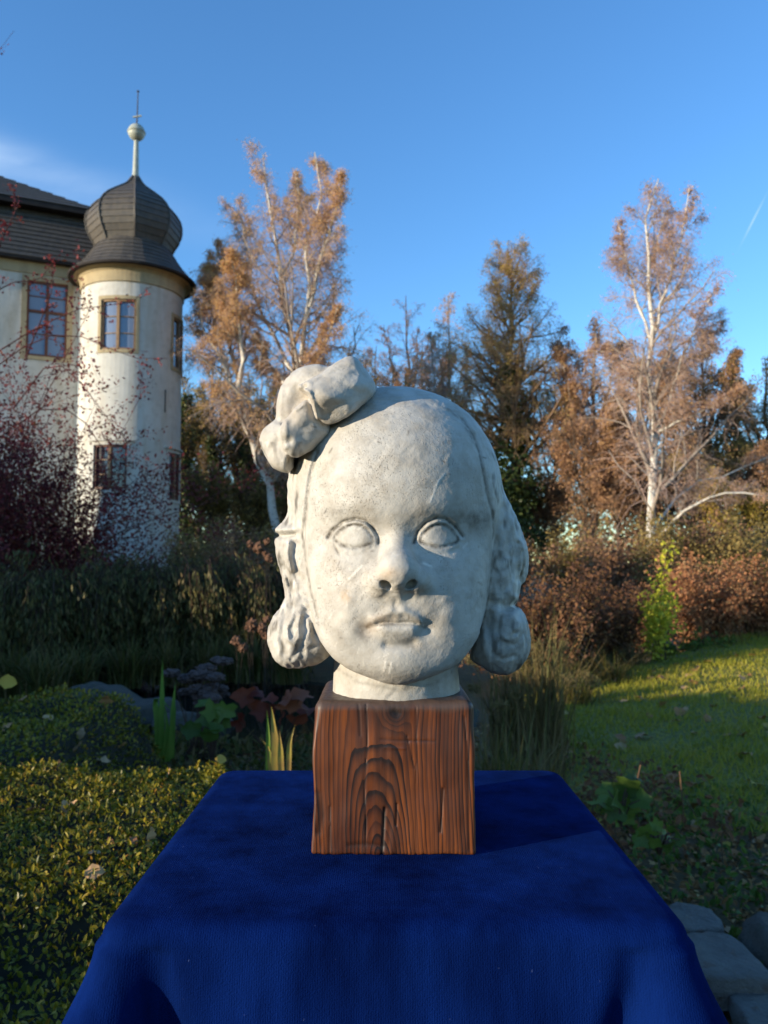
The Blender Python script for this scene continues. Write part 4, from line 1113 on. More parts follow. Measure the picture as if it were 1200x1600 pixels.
# clipped box mounds at the left
L_BOX = leaf_mat('box_leaves', [(0.055, 0.060, 0.006), (0.12, 0.12, 0.010), (0.21, 0.18, 0.015), (0.34, 0.25, 0.022), (0.28, 0.14, 0.02)], .38, .25)
M_BOXIN = simple_mat('box_twigs', (0.020, 0.018, 0.008), (0.012, 0.010, 0.005), 30, .9)
def box_mound(label, hfun, x0, x1, y0, y1, n, size, seed, tint):
    rs = np.random.RandomState(seed)
    root = thing('box_hedge', (0.5*(x0+x1), 0.5*(y0+y1), 0), label, 'hedge', 'clipped box mounds left of the cloth')
    nx, ny = 70, 70
    X, Y = np.meshgrid(np.linspace(x0, x1, nx), np.linspace(y0, y1, ny), indexing='ij')
    Z = hfun(X, Y)
    V = np.stack([X.ravel(), Y.ravel(), np.maximum(Z.ravel()-.035, -.03)], 1); I = np.arange(nx*ny).reshape(nx, ny)
    F = np.stack([I[:-1, :-1], I[1:, :-1], I[1:, 1:], I[:-1, 1:]], -1).reshape(-1, 4)
    link('inner_twigs', mesh_np('inner_twigs', V, F), root, M_BOXIN)
    x = rs.uniform(x0, x1, n*2); y = rs.uniform(y0, y1, n*2); z = hfun(x, y)
    e = .01
    nrm = unit(np.stack([-(hfun(x+e, y)-z)/e, -(hfun(x, y+e)-z)/e, np.ones_like(x)], 1))
    k = (z > .03) & (rs.uniform(0, 1, n*2) < np.clip(.32/nrm[:, 2], 0, 1))
    x, y, z, nrm = x[k], y[k], z[k], nrm[k]; m = len(x)
    P = np.stack([x, y, z], 1)
    lump = fbm(P.astype(np.float32), 14, 2, seed)
    P = P-nrm*(rs.uniform(0, 1, m)**1.5*.05-lump*.03)[:, None]
    D = unit(nrm*rs.uniform(.2, 1.2, m)[:, None]+rs.normal(size=P.shape)*.7)
    Nn = nrm+rs.normal(size=P.shape)*.5
    tt = np.clip(tint+.26*rs.normal(size=m)+.25*lump+.15*fbm(P.astype(np.float32), 3, 2, seed+4), 0, 1)
    o = link('foliage', leaf_mesh('foliage', P, D, Nn, size*rs.uniform(.5, 1.5, m), size*rs.uniform(.4, .8, m), tt, 'oval', .18), root, L_BOX)
    o['kind'] = 'stuff'
    return root
def sm(t): t = np.clip(t, 0, 1); return t*t*(3-2*t)
def h_front(x, y):
    n = vnoise(np.stack([np.ravel(x), np.ravel(y), 0*np.ravel(x)], 1), 3.2, 9).reshape(np.shape(x))*.035
    edge = sm((-.215-.04*y-x)/.16)*sm((2.62+.10*x-y)/.30)*sm((y-.55)/.2)
    return edge*(.60+.035*(y-1.6)-.05*sm((x*-1-.9)/.9)+n)
def h_back(x, y):
    n = vnoise(np.stack([np.ravel(x), np.ravel(y), 0*np.ravel(x)], 1), 2.6, 19).reshape(np.shape(x))*.05
    edge = sm((-.95-x)/.35)*sm((4.35-y)/.45)*sm((y-2.5)/.2)
    return edge*(.56+n)
hf = box_mound('nearer yellow-green box mound beside the blue cloth', h_front, -2.0, -.22, .5, 2.75, 130000, .0118, 5, .47)
hb = box_mound('farther dark green box mound at the left edge', h_back, -2.9, -.85, 2.45, 4.4, 34000, .018, 6, .36)
rs = np.random.RandomState(8)
for i in range(26):
    x = rs.uniform(-1.3, -.32); y = rs.uniform(.95, 2.4)
    o = drop_leaf(hf, 0, 0, 0, rs.uniform(.022, .045), .5); o.location = (x-hf.location.x, y-hf.location.y, float(h_front(np.array([x]), np.array([y]))[0])+.004)
for i in range(14):
    x = rs.uniform(-2.3, -1.15); y = rs.uniform(2.8, 4.0)
    o = drop_leaf(hb, 0, 0, 0, rs.uniform(.04, .07), .5); o.location = (x-hb.location.x, y-hb.location.y, float(h_back(np.array([x]), np.array([y]))[0])+.004)
q = pt(12, 1066, 3.9)
o = drop_leaf(hb, 0, 0, 0, .09, .3, LEAFM[8]); o.location = (q[0]-hb.location.x, q[1]-hb.location.y, q[2]); o.rotation_euler = (1.2, .2, .5)
q = pt(345, 1187, 2.2)
o = drop_leaf(hf, 0, 0, 0, .035, .3, LEAFM[8]); o.location = (q[0]-hf.location.x, q[1]-hf.location.y, q[2]); o.rotation_euler = (.9, .2, .5)

# upright blades: irises, dry grasses
M_IRIS = simple_mat('iris_blade_green', (0.10, 0.19, 0.022), (0.15, 0.22, 0.03), 14, .45)
M_IRISY = simple_mat('iris_blade_yellow', (0.36, 0.28, 0.05), (0.26, 0.16, 0.045), 14, .5)
def iris(label, d_, blades, group):
    b0 = pt(blades[0][0][0][0], blades[0][0][0][1], d_)
    root = thing('iris_plant', (b0[0], b0[1], 0.02), label, 'plant', group)
    for pp, w, m in blades:
        P = resample(px_path(pp, d_), 9); t = np.linspace(0, 1, 9)
        ww = w/FPX*d_*np.minimum(1, (1-t)*2.2+.04)
        sd = np.array([.5, .12, 0]); V = np.concatenate([P-sd*ww[:, None], P+np.array([0, .003, 0]), P+sd*ww[:, None]]); K = 9
        F = []
        for i in range(K-1): F += [(i, i+1, K+i+1, K+i), (K+i, K+i+1, 2*K+i+1, 2*K+i)]
        link('blade', mesh_py('blade', V, F, True), root, m)
IG = 'upright iris clumps'
iris('clump of bright green iris blades, one bent over, before the pond', 4.2, [
    ([(252,1185),(253,1100),(254,1028)], 8, M_IRIS), ([(248,1185),(246,1120),(241,1092),(250,1090),(266,1108)], 10, M_IRIS), ([(268,1185),(270,1110),(274,1066)], 8, M_IRIS), ([(262,1190),(268,1150),(275,1105)], 8, M_IRIS), ([(256,1190),(262,1140),(258,1105)], 7, M_IRIS)], IG)
iris('yellowing iris blades right behind the cloth edge, left of the block', 2.6, [
    ([(430,1225),(430,1160),(424,1104)], 12, M_IRISY), ([(440,1225),(438,1170),(436,1140)], 9, M_IRISY), ([(425,1225),(420,1170),(406,1152)], 7, M_IRISY), ([(450,1225),(452,1160),(461,1132)], 8, M_IRISY), ([(418,1225),(419,1150),(417,1110)], 7, M_IRIS)], IG)
# red-leaved plant behind the cloth
L_BRICK = leaf_mat('brick_red_leaves', [(0.11, 0.018, 0.010), (0.19, 0.040, 0.018), (0.26, 0.075, 0.03)], .5, .3)
def big_leaf_plant(name, label, cat, group, leaves_px, d_, mat, size_px, seed, base_px, lobes=0):
    rs = np.random.RandomState(seed)
    b = pt(base_px[0], base_px[1], d_); b[2] = max(b[2], 0.02)
    root = thing(name, (b[0], b[1], 0.02), label, cat, group)
    mb = MB()
    for (x, y) in leaves_px:
        q = pt(x, y, d_+rs.uniform(-.12, .12))
        mid = (np.array(b)+q)/2+np.array([0, 0, .03])
        mb.tube([b, mid, q], [.004, .0035, .002], 5)
        L = size_px*rs.uniform(.75, 1.25)/FPX*d_
        n = 14; vs = [q]; a0 = rs.uniform(0, 6.28)
        ax = unit(rs.normal(size=3)*.5+np.array([rs.uniform(-.6, .6), -.8, .35])); sx = unit(np.cross(ax, np.array([0, 0, 1.]))); sy = np.cross(sx, ax)
        for i in range(n):
            a = a0+2*math.pi*i/n
            rr = L*.5*(1+.28*math.cos(a*(5 if lobes else 2))+.10*rs.normal())
            vs.append(q+sx*rr*math.cos(a)+sy*rr*math.sin(a)*.8+ax*(-.12*L*math.cos(2*a)+.05*L*rs.normal()))
        me = mesh_py('leaf', vs, [(0, 1+i, 1+(i+1) % n) for i in range(n)], True)
        set_attr(me, 'tint', np.full(len(vs), rs.uniform(0, 1)))
        link('leaf', me, root, mat)
    mb.build('stems', M_STEM, root)['kind'] = 'stuff'
    return root
big_leaf_plant('red_leaved_perennial', 'perennial with brick-red lobed leaves left of the block', 'plant', None, [(382,1088),(395,1102),(405,1083),(420,1092),(375,1128),(445,1092),(458,1100),(470,1086),(440,1118),(462,1122),(480,1108),(412,1112)], 4.0, L_BRICK, 34, 3, (430, 1200), 1)
big_leaf_plant('green_leaved_plant', 'pale green ragged plant before the pond, right of the iris', 'plant', None, [(320,1100),(332,1112),(345,1125),(318,1128),(338,1140),(352,1110),(328,1148),(300,1140)], 3.9, L_GREEN, 30, 4, (330, 1200), 1)
big_leaf_plant('mallow_plant', 'plant with wide bright green leaves right of the blue cloth', 'plant', None, [(950,1235),(965,1250),(978,1232),(985,1260),(960,1268),(1000,1250),(942,1255),(990,1215),(972,1275)], 2.9, L_GREEN, 40, 6, (970, 1290), 1)
big_leaf_plant('low_green_plant', 'low ferny green plant right of the cloth, below the wide-leaved one', 'plant', None, [(1010,1300),(1025,1290),(1040,1305),(1055,1300),(1020,1315),(1048,1320),(1000,1312),(1062,1312)], 2.7, L_GREEN, 26, 7, (1030, 1335), 1)
# round seed heads on thin stalks beside the left curl
M_SEED = simple_mat('dry_seed_head', (0.20, 0.10, 0.055), (0.11, 0.055, 0.032), 60, .9, .8, .01)
M_DARKSTALK = simple_mat('dark_dry_stalk', (0.05, 0.032, 0.022), (0.03, 0.02, 0.015), 20, .9)
SGp = 'round brown seed heads left of the bust'
rs = np.random.RandomState(9)
def seedhead(px, py, r_px, d_, lab):
    q = pt(px, py, d_); r = r_px/FPX*d_
    root = thing('seed_head', (q[0], q[1], 0), lab, 'seed head', SGp)
    bm = bmesh.new(); bmesh.ops.create_icosphere(bm, subdivisions=3, radius=r)
    for v in bm.verts: v.co = v.co*(1+.22*rs.normal())+Vector(q)
    me = bpy.data.meshes.new('head'); bm.to_mesh(me); bm.free()
    link('head', me, root, M_SEED)
    MB().tube([(q[0]+rs.normal()*.05, q[1], 0.02), (q[0]+rs.normal()*.02, q[1], q[2]*.5), tuple(q)], [.0022, .002, .0016], 5).build('stalk', M_DARKSTALK, root)
for px, py, r, lab in [(391,850,5,'small round seed head farthest left in the upper cluster'), (404,856,8,'largest round seed head of the upper cluster beside the ear'), (418,846,5,'round seed head at the top of the upper cluster'), (414,862,5,'round seed head at lower right of the upper cluster'), (420,872,6,'lowest round seed head of the upper cluster'),
                       (393,978,9,'largest round seed head of the lower cluster'), (409,980,8,'round seed head touching the left curl'), (414,992,6,'round seed head below the one touching the curl'), (417,968,5,'round seed head half behind the left curl'), (369,1002,7,'left one of the two lowest round seed heads'), (380,1012,7,'right one of the two lowest round seed heads')]:
    seedhead(px, py, r, 5.2, lab)
# dried stonecrop heads
q = pt(315, 1090, 4.8)
sed = thing('stonecrop_plant', (q[0], q[1], 0), 'clump of dried brown stonecrop flower heads by the pond', 'plant')
M_SEDUM = simple_mat('dried_stonecrop', (0.115, 0.075, 0.065), (0.065, 0.042, 0.038), 40, .9, .9, .01)
for k in range(24):
    px, py = 315+rs.normal()*28, 1062+rs.normal()*16
    c = pt(px, py, 4.8+rs.normal()*.12); r = rs.uniform(9, 15)/FPX*4.8
    bm = bmesh.new(); bmesh.ops.create_icosphere(bm, subdivisions=3, radius=1)
    for v in bm.verts:
        f = 1+.16*rs.normal(); v.co = Vector((v.co.x*r*f+c[0], v.co.y*r*f+c[1], v.co.z*r*.5*f+c[2]))
    me = bpy.data.meshes.new('flower_head'); bm.to_mesh(me); bm.free()
    link('flower_head', me, sed, M_SEDUM)
    MB().tube([(q[0]+rs.normal()*.05, q[1], .02), tuple(c)], [.004, .003], 4).build('stalk', M_STEM, sed)
# tall dry grasses right of the block
GG = 'tall dry grasses right of the block'
def grass_clump(label, base_px, d_, n, h, spread, mat, seed, group, wpx=(.004, .009), plumes=0):
    rs = np.random.RandomState(seed); b = pt(base_px[0], base_px[1], d_)
    root = thing('grass_clump', (b[0], b[1], 0), label, 'grass clump', group)
    K = 7
    az = rs.uniform(0, 6.28, n); out = spread*rs.uniform(.1, 1, n); hh = h*rs.uniform(.5, 1.1, n)
    t = np.linspace(0, 1, K)[None]
    X = b[0]+rs.normal(0, .07, n)[:, None]+np.cos(az)[:, None]*out[:, None]*t**1.8
    Y = b[1]+rs.normal(0, .07, n)[:, None]+np.sin(az)[:, None]*out[:, None]*t**1.8
    droop = rs.uniform(0, .5, n)[:, None]
    Z = hh[:, None]*(t-droop*t**3)
    C = np.stack([X, Y, Z], -1)
    w = rs.uniform(*wpx, n)[:, None]*np.minimum(1, (1-t)*2+.05)
    sd = unit(np.stack([-np.sin(az), np.cos(az), 0*az], 1)+rs.normal(size=(n, 3))*.2)[:, None]
    V = np.stack([C-sd*w[..., None]*.5, C+sd*w[..., None]*.5], 2).reshape(-1, 3)
    I = np.arange(n*K*2).reshape(n, K, 2)
    F = np.stack([I[:, :-1, 0], I[:, :-1, 1], I[:, 1:, 1], I[:, 1:, 0]], -1).reshape(-1, 4)
    me = mesh_np('blades', V, F); set_attr(me, 'tint', np.repeat(rs.uniform(0, 1, n), K*2))
    link('blades', me, root, mat)['kind'] = 'stuff'
    if plumes:
        m = 260*plumes
        k = rs.choice(n, plumes, False); P = C[k][:, -2:].repeat(260, 0)
        s = rs.uniform(0, 1, m)[:, None]; p = P[:, 0]*(1-s)+P[:, 1]*s+rs.normal(size=(m, 3))*.012
        me = leaf_mesh('plumes', p, rs.normal(size=(m, 3))*.5+np.array([.3, 0, .6]), rs.normal(size=(m, 3)), rs.uniform(.015, .035, m), rs.uniform(.003, .006, m), rs.uniform(.4, 1, m))
        link('plumes', me, root, mat)['kind'] = 'stuff'
L_REED = leaf_mat('green_brown_reed', [(0.05, 0.06, 0.012), (0.10, 0.10, 0.02), (0.16, 0.12, 0.035), (0.20, 0.13, 0.05)], .6, .3)
grass_clump('tall plumed dry grass right of the right curl', (850, 1150), 4.6, 260, 1.0, .34, L_STRAW, 1, GG, plumes=14)
grass_clump('green and yellow reed tuft just right of the block', (775, 1180), 3.4, 300, .62, .28, L_REED, 2, GG)
grass_clump('brown grass tuft between the block and the lawn', (830, 1190), 3.6, 260, .50, .30, L_STRAW, 3, GG)
grass_clump('dry grass tuft behind the right curl of the bust', (795, 1120), 4.9, 300, .85, .35, L_STRAW, 4, GG, plumes=8)
grass_clump('pale green grass tuft at the near lawn corner', (905, 1110), 6.6, 240, .42, .35, L_REED, 5, GG)
grass_clump('pale grass tuft left of the yellow-green shrub, by the lawn', (960, 1075), 7.6, 240, .40, .38, L_REED, 6, GG)
for k, (px, py, d_, lab) in enumerate([(895, 1060, 7.7, 'dark grass tuft before the second maroon shrub'), (935, 1045, 8.2, 'dark grass tuft before the third maroon shrub'), (985, 1040, 8.7, 'dark grass tuft left of the green plants'), (1150, 1030, 9.9, 'dry grass fringe before the orange bushes'), (1195, 1020, 10.2, 'dry grass fringe at the right edge before the orange bushes'), (860, 1075, 7.2, 'dark grass tuft right of the plumed grass')]):
    grass_clump(lab, (px, py), d_, 260, .42, .40, L_REED if k % 2 else L_STRAW, 20+k, GG, (.006, .012))
for k, (px, d_, lab) in enumerate([(20, 7.2, 'sedge tuft at the left end of the pond edge'), (70, 7.0, 'sedge tuft behind the back hedge mound'), (120, 7.4, 'sedge tuft behind the leftmost rock'), (200, 7.7, 'sedge tuft behind the pale rock'), (260, 7.9, 'sedge tuft beyond the pond above the iris'), (330, 8.1, 'sedge tuft beyond the pond above the dried flower heads'), (390, 8.1, 'sedge tuft beyond the pond left of the curl'), (450, 8.0, 'sedge tuft beyond the pond behind the curl')]):
    grass_clump(lab, (px, 1000), d_, 300, .55, .42, L_REED, 40+k, 'sedge tufts around the pond', (.006, .013))
grass_clump('reed tuft behind the wooden block', (660, 1170), 3.6, 260, .55, .30, L_REED, 7, GG)
grass_clump('dark grass tuft behind the block, left side', (545, 1170), 3.9, 220, .50, .28, L_REED, 8, GG)
# broken stalks and twigs right of the cloth
TG = 'dry broken stalks right of the cloth'
M_STALK = simple_mat('dry_stalk', (0.14, 0.075, 0.035), (0.09, 0.048, 0.025), 20, .8)
for k, (pp, lab) in enumerate([
    ([(1001,1195),(993,1230),(978,1262),(965,1285)], 'upright broken stalk before the wide green leaves'), ([(1062,1205),(1065,1240),(1070,1290)], 'thin upright twig in the leaf litter right of the plants'),
    ([(985,1210),(1010,1235),(1030,1262)], 'grey stick lying across the wide green leaves')]):
    P = resample(px_path(pp, 2.95+.05*k), 8)
    V, F = join_tubes([(P[None], np.linspace(.0032, .0018, 8)[None], 5)])
    prop(link('dry_stalk', mesh_np('dry_stalk', V, F), None, M_STALK), lab, 'stalk', TG)
# withered perennial among the stalks
q = ptz(1010, 1290, 0.0)
shrub('withered_plant', 'withered brown perennial with curled leaves right of the blue cloth', 'plant', None, (q[0], q[1], 0.0), .30, .9, 22, L_DKRED, 420, .04, M_STALK, 401, (.2, 1), droop=.5, branch=4, r=.003, shape='oval')
q = ptz(930, 1235, 0.0)
shrub('withered_plant', 'small withered brown plant close to the corner of the cloth', 'plant', None, (q[0], q[1], 0.0), .26, .9, 16, L_DKRED, 260, .035, M_STALK, 402, (.2, 1), droop=.5, branch=4, r=.003, shape='oval')
# low growth between the box mounds and the pond
n = 9000
x = rs.uniform(-2.6, .5, n); y = rs.uniform(2.7, 5.6, n); k = (poly_sdf(x.astype(np.float32), y.astype(np.float32), POND) > -.05) & (vnoise(np.stack([x, y, 0*x], 1), 1.6, 8) > -.35)
x, y = x[k], y[k]; n = len(x)
me = leaf_mesh('pond_bank_growth', np.stack([x, y, rs.uniform(-.02, .09, n)], 1), rs.normal(size=(n, 3))*.6+np.array([0, 0, .5]), rs.normal(size=(n, 3))+np.array([0, 0, .8]), rs.uniform(.03, .08, n), rs.uniform(.012, .035, n), rs.uniform(0, 1, n), 'oval')
prop(link('pond_bank_growth', me, None, L_REED), 'low tangled growth between the box mounds and the pond', 'ground cover', kind='stuff')
# low weeds and moss in the litter at right
n = 2600
x = rs.uniform(.5, 2.6, n); y = rs.uniform(2.3, 4.2, n); k = vnoise(np.stack([x, y, 0*x], 1), 2.4, 3) > .05
x, y = x[k], y[k]; n = len(x)
me = leaf_mesh('ground_cover', np.stack([x, y, np.full(n, -.005)+rs.uniform(0, .05, n)], 1), rs.normal(size=(n, 3))*.7+np.array([0, 0, .5]), rs.normal(size=(n, 3))+np.array([0, 0, 1.]), rs.uniform(.02, .05, n), rs.uniform(.012, .03, n), rs.uniform(0, 1, n), 'oval')
prop(link('ground_cover', me, None, L_GREEN), 'low green weeds among the leaf litter right of the cloth', 'ground cover', kind='stuff')
L_LITTER = leaf_mat('leaf_litter_brown', [(0.13, 0.06, 0.022), (0.22, 0.105, 0.035), (0.33, 0.17, 0.06), (0.44, 0.27, 0.11)], .8, .1)
n = 17000
x = rs.uniform(.4, 3.6, n); y = 1.7+4.2*rs.uniform(0, 1, n)**1.6
me = leaf_mesh('leaf_litter', np.stack([x, y, rs.uniform(-.015, .02, n)], 1), rs.normal(size=(n, 3))*np.array([1, 1, .35]), rs.normal(size=(n, 3))*.5+np.array([0, 0, 1.]), rs.uniform(.015, .045, n), rs.uniform(.01, .025, n), rs.uniform(0, 1, n), 'oval')
prop(link('leaf_litter', me, None, L_LITTER), 'crumbled brown leaf litter on the soil right of the cloth', 'leaf litter', kind='stuff')

# added hedge-like blocker, unseen on the sun's side, stepped to shade the garden
ax = Vector((math.cos(SUN_AZ), math.sin(SUN_AZ), 0)); pw = Vector((-math.sin(SUN_AZ), math.cos(SUN_AZ), 0))
tanE = math.tan(SUN_EL); AD = 8.0
hs_ = [(-9, .88), (0.95, .88), (1.15, .60), (2.5, .60), (2.8, .95), (4.6, .95), (5.4, .55), (8.3, .85), (8.9, 2.7), (14, 3.3), (19, 3.4), (20, 5.6), (24.6, 5.6), (25.0, 1.6), (32, 1.2)]
ww = np.arange(-9, 32, .08)
hh = np.interp(ww, [a for a, b in hs_], [b for a, b in hs_])+AD*tanE
hh = hh+.03*vnoise(np.stack([ww, 0*ww, 0*ww], 1), 6, 3)+np.where(ww > 9.5, .35, 0)*vnoise(np.stack([ww, 0*ww, 0*ww], 1), 2, 5)
V = []; F = []
for i, (w, h) in enumerate(zip(ww, hh)):
    for (o_, z_) in ((-.45, -.05), (-.45, h-.12), (-.2, h), (.2, h), (.45, h-.12), (.45, -.05)):
        p = ax*(-AD-o_)+pw*float(w); V.append((p.x, p.y, float(z_)))
for i in range(len(ww)-1):
    for j in range(5): F.append((i*6+j, i*6+j+1, (i+1)*6+j+1, (i+1)*6+j))
F += [(0, 1, 2, 3, 4, 5), tuple((len(ww)-1)*6+j for j in range(6))]
hedge = prop(link('sun_blocker', mesh_py('sun_blocker', V, F), None, simple_mat('sun_blocker_green', (0.02, 0.03, 0.012), (0.035, 0.045, 0.015), 9, .8, .9, .05)), 'added dark hedge-shaped sun blocker out of frame at the left, towards the sun', 'hedge')

# ================================================================== the plaster bust
def smin(a, b, k):
    h = np.clip(0.5 + 0.5*(b-a)/k, 0, 1)
    return b*(1-h) + a*h - k*h*(1-h)

def smax(a, b, k): return -smin(-a, -b, k)

def ell(P, c, r, M=None):
    q = P - np.asarray(c, dtype=np.float32)
    if M is not None: q = q @ M
    r = np.asarray(r, dtype=np.float32)
    k0 = np.sqrt(((q/r)**2).sum(1)) + 1e-9
    k1 = np.sqrt(((q/(r*r))**2).sum(1)) + 1e-9
    return k0*(k0-1)/k1

def caps(P, a, b, ra, rb):
    a = np.asarray(a, dtype=np.float32); b = np.asarray(b, dtype=np.float32)
    d = b-a
    t = np.clip(((P-a) @ d)/(d@d), 0, 1)
    return np.linalg.norm(P-a-t[:, None]*d, axis=1) - (ra+(rb-ra)*t)

def slab(P, u, v, poly, yc, T, k, gu=0.0, gv=0.0):
    """rounded solid whose outline, seen from the front, is the px polygon"""
    m = P[:, 1]/FPX
    cu = sum(p[0] for p in poly)/len(poly); cv = sum(p[1] for p in poly)/len(poly)
    d2 = lookup(id(poly), u, v, lambda a, b: poly_sdf(a, b, poly))*m
    dy = np.abs(P[:, 1]-(yc+gu*(u-cu)+gv*(v-cv)))-T
    qx = np.maximum(d2+k, 0); qy = np.maximum(dy+k, 0)
    return np.hypot(qx, qy)+np.minimum(np.maximum(d2+k, dy+k), 0)-k

RU0, RV0, RW, RH = 370, 520, 510, 600
_ru, _rv = np.meshgrid(np.arange(RW, dtype=np.float32)+RU0, np.arange(RH, dtype=np.float32)+RV0, indexing='ij')
_ru = _ru.ravel(); _rv = _rv.ravel()
_maps = {}
def lookup(key, u, v, make):
    """the px map 'key' (made once) read bilinearly at (u, v)"""
    if key not in _maps: _maps[key] = np.asarray(make(_ru, _rv), dtype=np.float32).reshape(RW, RH)
    m = _maps[key]
    a = np.clip(u-RU0, 0, RW-1.01).astype(np.float32); b = np.clip(v-RV0, 0, RH-1.01).astype(np.float32)
    i = a.astype(np.int32); j = b.astype(np.int32); a = a-i; b = b-j
    return (m[i, j]*(1-a)+m[i+1, j]*a)*(1-b)+(m[i, j+1]*(1-a)+m[i+1, j+1]*a)*b

FACE_C = (621.0, 850.0)
FACE_OUT = [(621,640),(565,650),(518,684),(490,740),(477,790),(472,840),(474,890),(482,940),(496,985),(516,1016),(545,1042),(580,1060),(622,1069),(664,1061),(698,1044),(726,1020),(748,985),(760,940),(768,890),(771,840),(768,790),(757,740),(733,690),(685,652)]
_fa = np.array([math.atan2(y-FACE_C[1], x-FACE_C[0]) for x, y in FACE_OUT])
_fr = np.array([math.hypot(x-FACE_C[0], y-FACE_C[1]) for x, y in FACE_OUT])
_o = np.argsort(_fa); _fa = _fa[_o]; _fr = _fr[_o]
_fa = np.concatenate([_fa-2*math.pi, _fa, _fa+2*math.pi]); _fr = np.tile(_fr, 3)
_ft = np.linspace(-math.pi, math.pi, 721)
_fi = np.interp(_ft, _fa, _fr)
_ker = np.exp(-0.5*(np.arange(-20, 21)/7.0)**2); _ker /= _ker.sum()
_fi = np.convolve(np.concatenate([_fi[-21:-1], _fi, _fi[1:21]]), _ker, 'valid')

EYE_L = smooth_poly([(521,841),(529,830),(541,822),(555,819),(568,822),(578,831),(585,845),(573,852),(556,856),(539,854),(528,849)], 2)
EYE_R = smooth_poly([(654,846),(662,833),(673,823),(687,818),(701,823),(711,834),(718,844),(706,851),(690,855),(672,853),(661,849)], 2)
CREASE_L = [(513,840),(522,827),(538,815),(556,811),(572,814),(583,825),(591,840),(592,849)]
CREASE_R = [(647,848),(653,830),(666,816),(682,809),(698,812),(712,824),(722,838)]
HAIRLINE_L = [(496,706),(487,735),(481,770),(478,805),(474,840),(478,880),(487,930),(496,965)]
HAIRLINE_R = [(722,655),(738,678),(748,706),(755,740),(760,770),(768,800),(771,830),(770,870),(767,905),(762,940),(752,985)]
CREST = [(590,628),(640,622),(690,640),(722,655)]

GS = [  # u, v, su, sv, mm towards the camera
    (560,800,40,16,0.7),(684,798,40,16,0.7),
    (552,832,38,22,-5.2),(688,831,38,22,-5.2),
    (595,836,14,20,-2.6),(647,836,14,20,-2.6),
    (543,925,44,44,5.0),(702,925,44,44,5.0),
    (537,985,34,34,3.2),(706,985,34,34,3.2),
    (621,955,44,34,4.0),
    (622,1036,34,22,6.5),
    (572,984,9,9,-2.6),(668,982,9,9,-2.6),
    (560,960,8,16,-1.0),(682,958,8,16,-1.0),
    (500,800,16,40,-2.0),(745,800,16,40,-2.0),
    (621,735,80,60,1.5),
    (621,1062,60,10,-2.0),
]
STROKES = [  # polyline, mm towards the camera, sigma px
    ([(590,975),(602,973),(613,973),(621,974.5),(629,973),(642,973),(652,975)], -1.9, 2.0),
    ([(576,981),(590,975),(621,974),(652,975),(664,980)], -0.9, 2.2),
    ([(584,968),(598,962),(607,958),(613,956),(621,959),(629,955),(637,958),(648,964),(656,970)], 2.9, 4.8),
    ([(602,985),(611,987),(621,987),(632,987),(642,985)], 4.6, 8.6),
    ([(605,1008),(617,1009),(630,1008),(645,1005)], -3.0, 5.0),
    ([(620,934),(618,942),(616,952)], -0.6, 2.0),
    ([(611,934),(609,955)], 0.4, 5.0), ([(629,934),(628,953)], 0.4, 5.0),
    (CREASE_L, -2.3, 2.0), (CREASE_R, -2.3, 2.0),
    ([(522,850),(526,860),(530,866)], -0.9, 1.5),
    ([(585,848),(580,856),(570,861)], -0.8, 1.8),
    ([(720,847),(716,856),(706,862)], -0.8, 2.0),
    ([(520,808),(545,795),(575,797),(596,806)], 0.35, 9.0),
    ([(645,805),(665,794),(700,793),(735,808)], 0.35, 9.0),
    (HAIRLINE_L, -2.2, 2.2), (HAIRLINE_R, -1.8, 2.0), (CREST, -0.5, 2.5),
    ([(672,785),(685,752),(694,741)], 0.35, 1.0),
    ([(545,905),(560,890),(566,884)], 0.3, 1.0), ([(530,940),(538,925)], 0.3, 1.2),
    ([(600,1045),(603,1035)], 0.5, 1.5), ([(608,1052),(612,1038),(614,1046)], 0.6, 1.5),
    ([(662,880),(674,885)], 0.4, 1.0), ([(722,870),(728,888)], 0.3, 1.0),
]
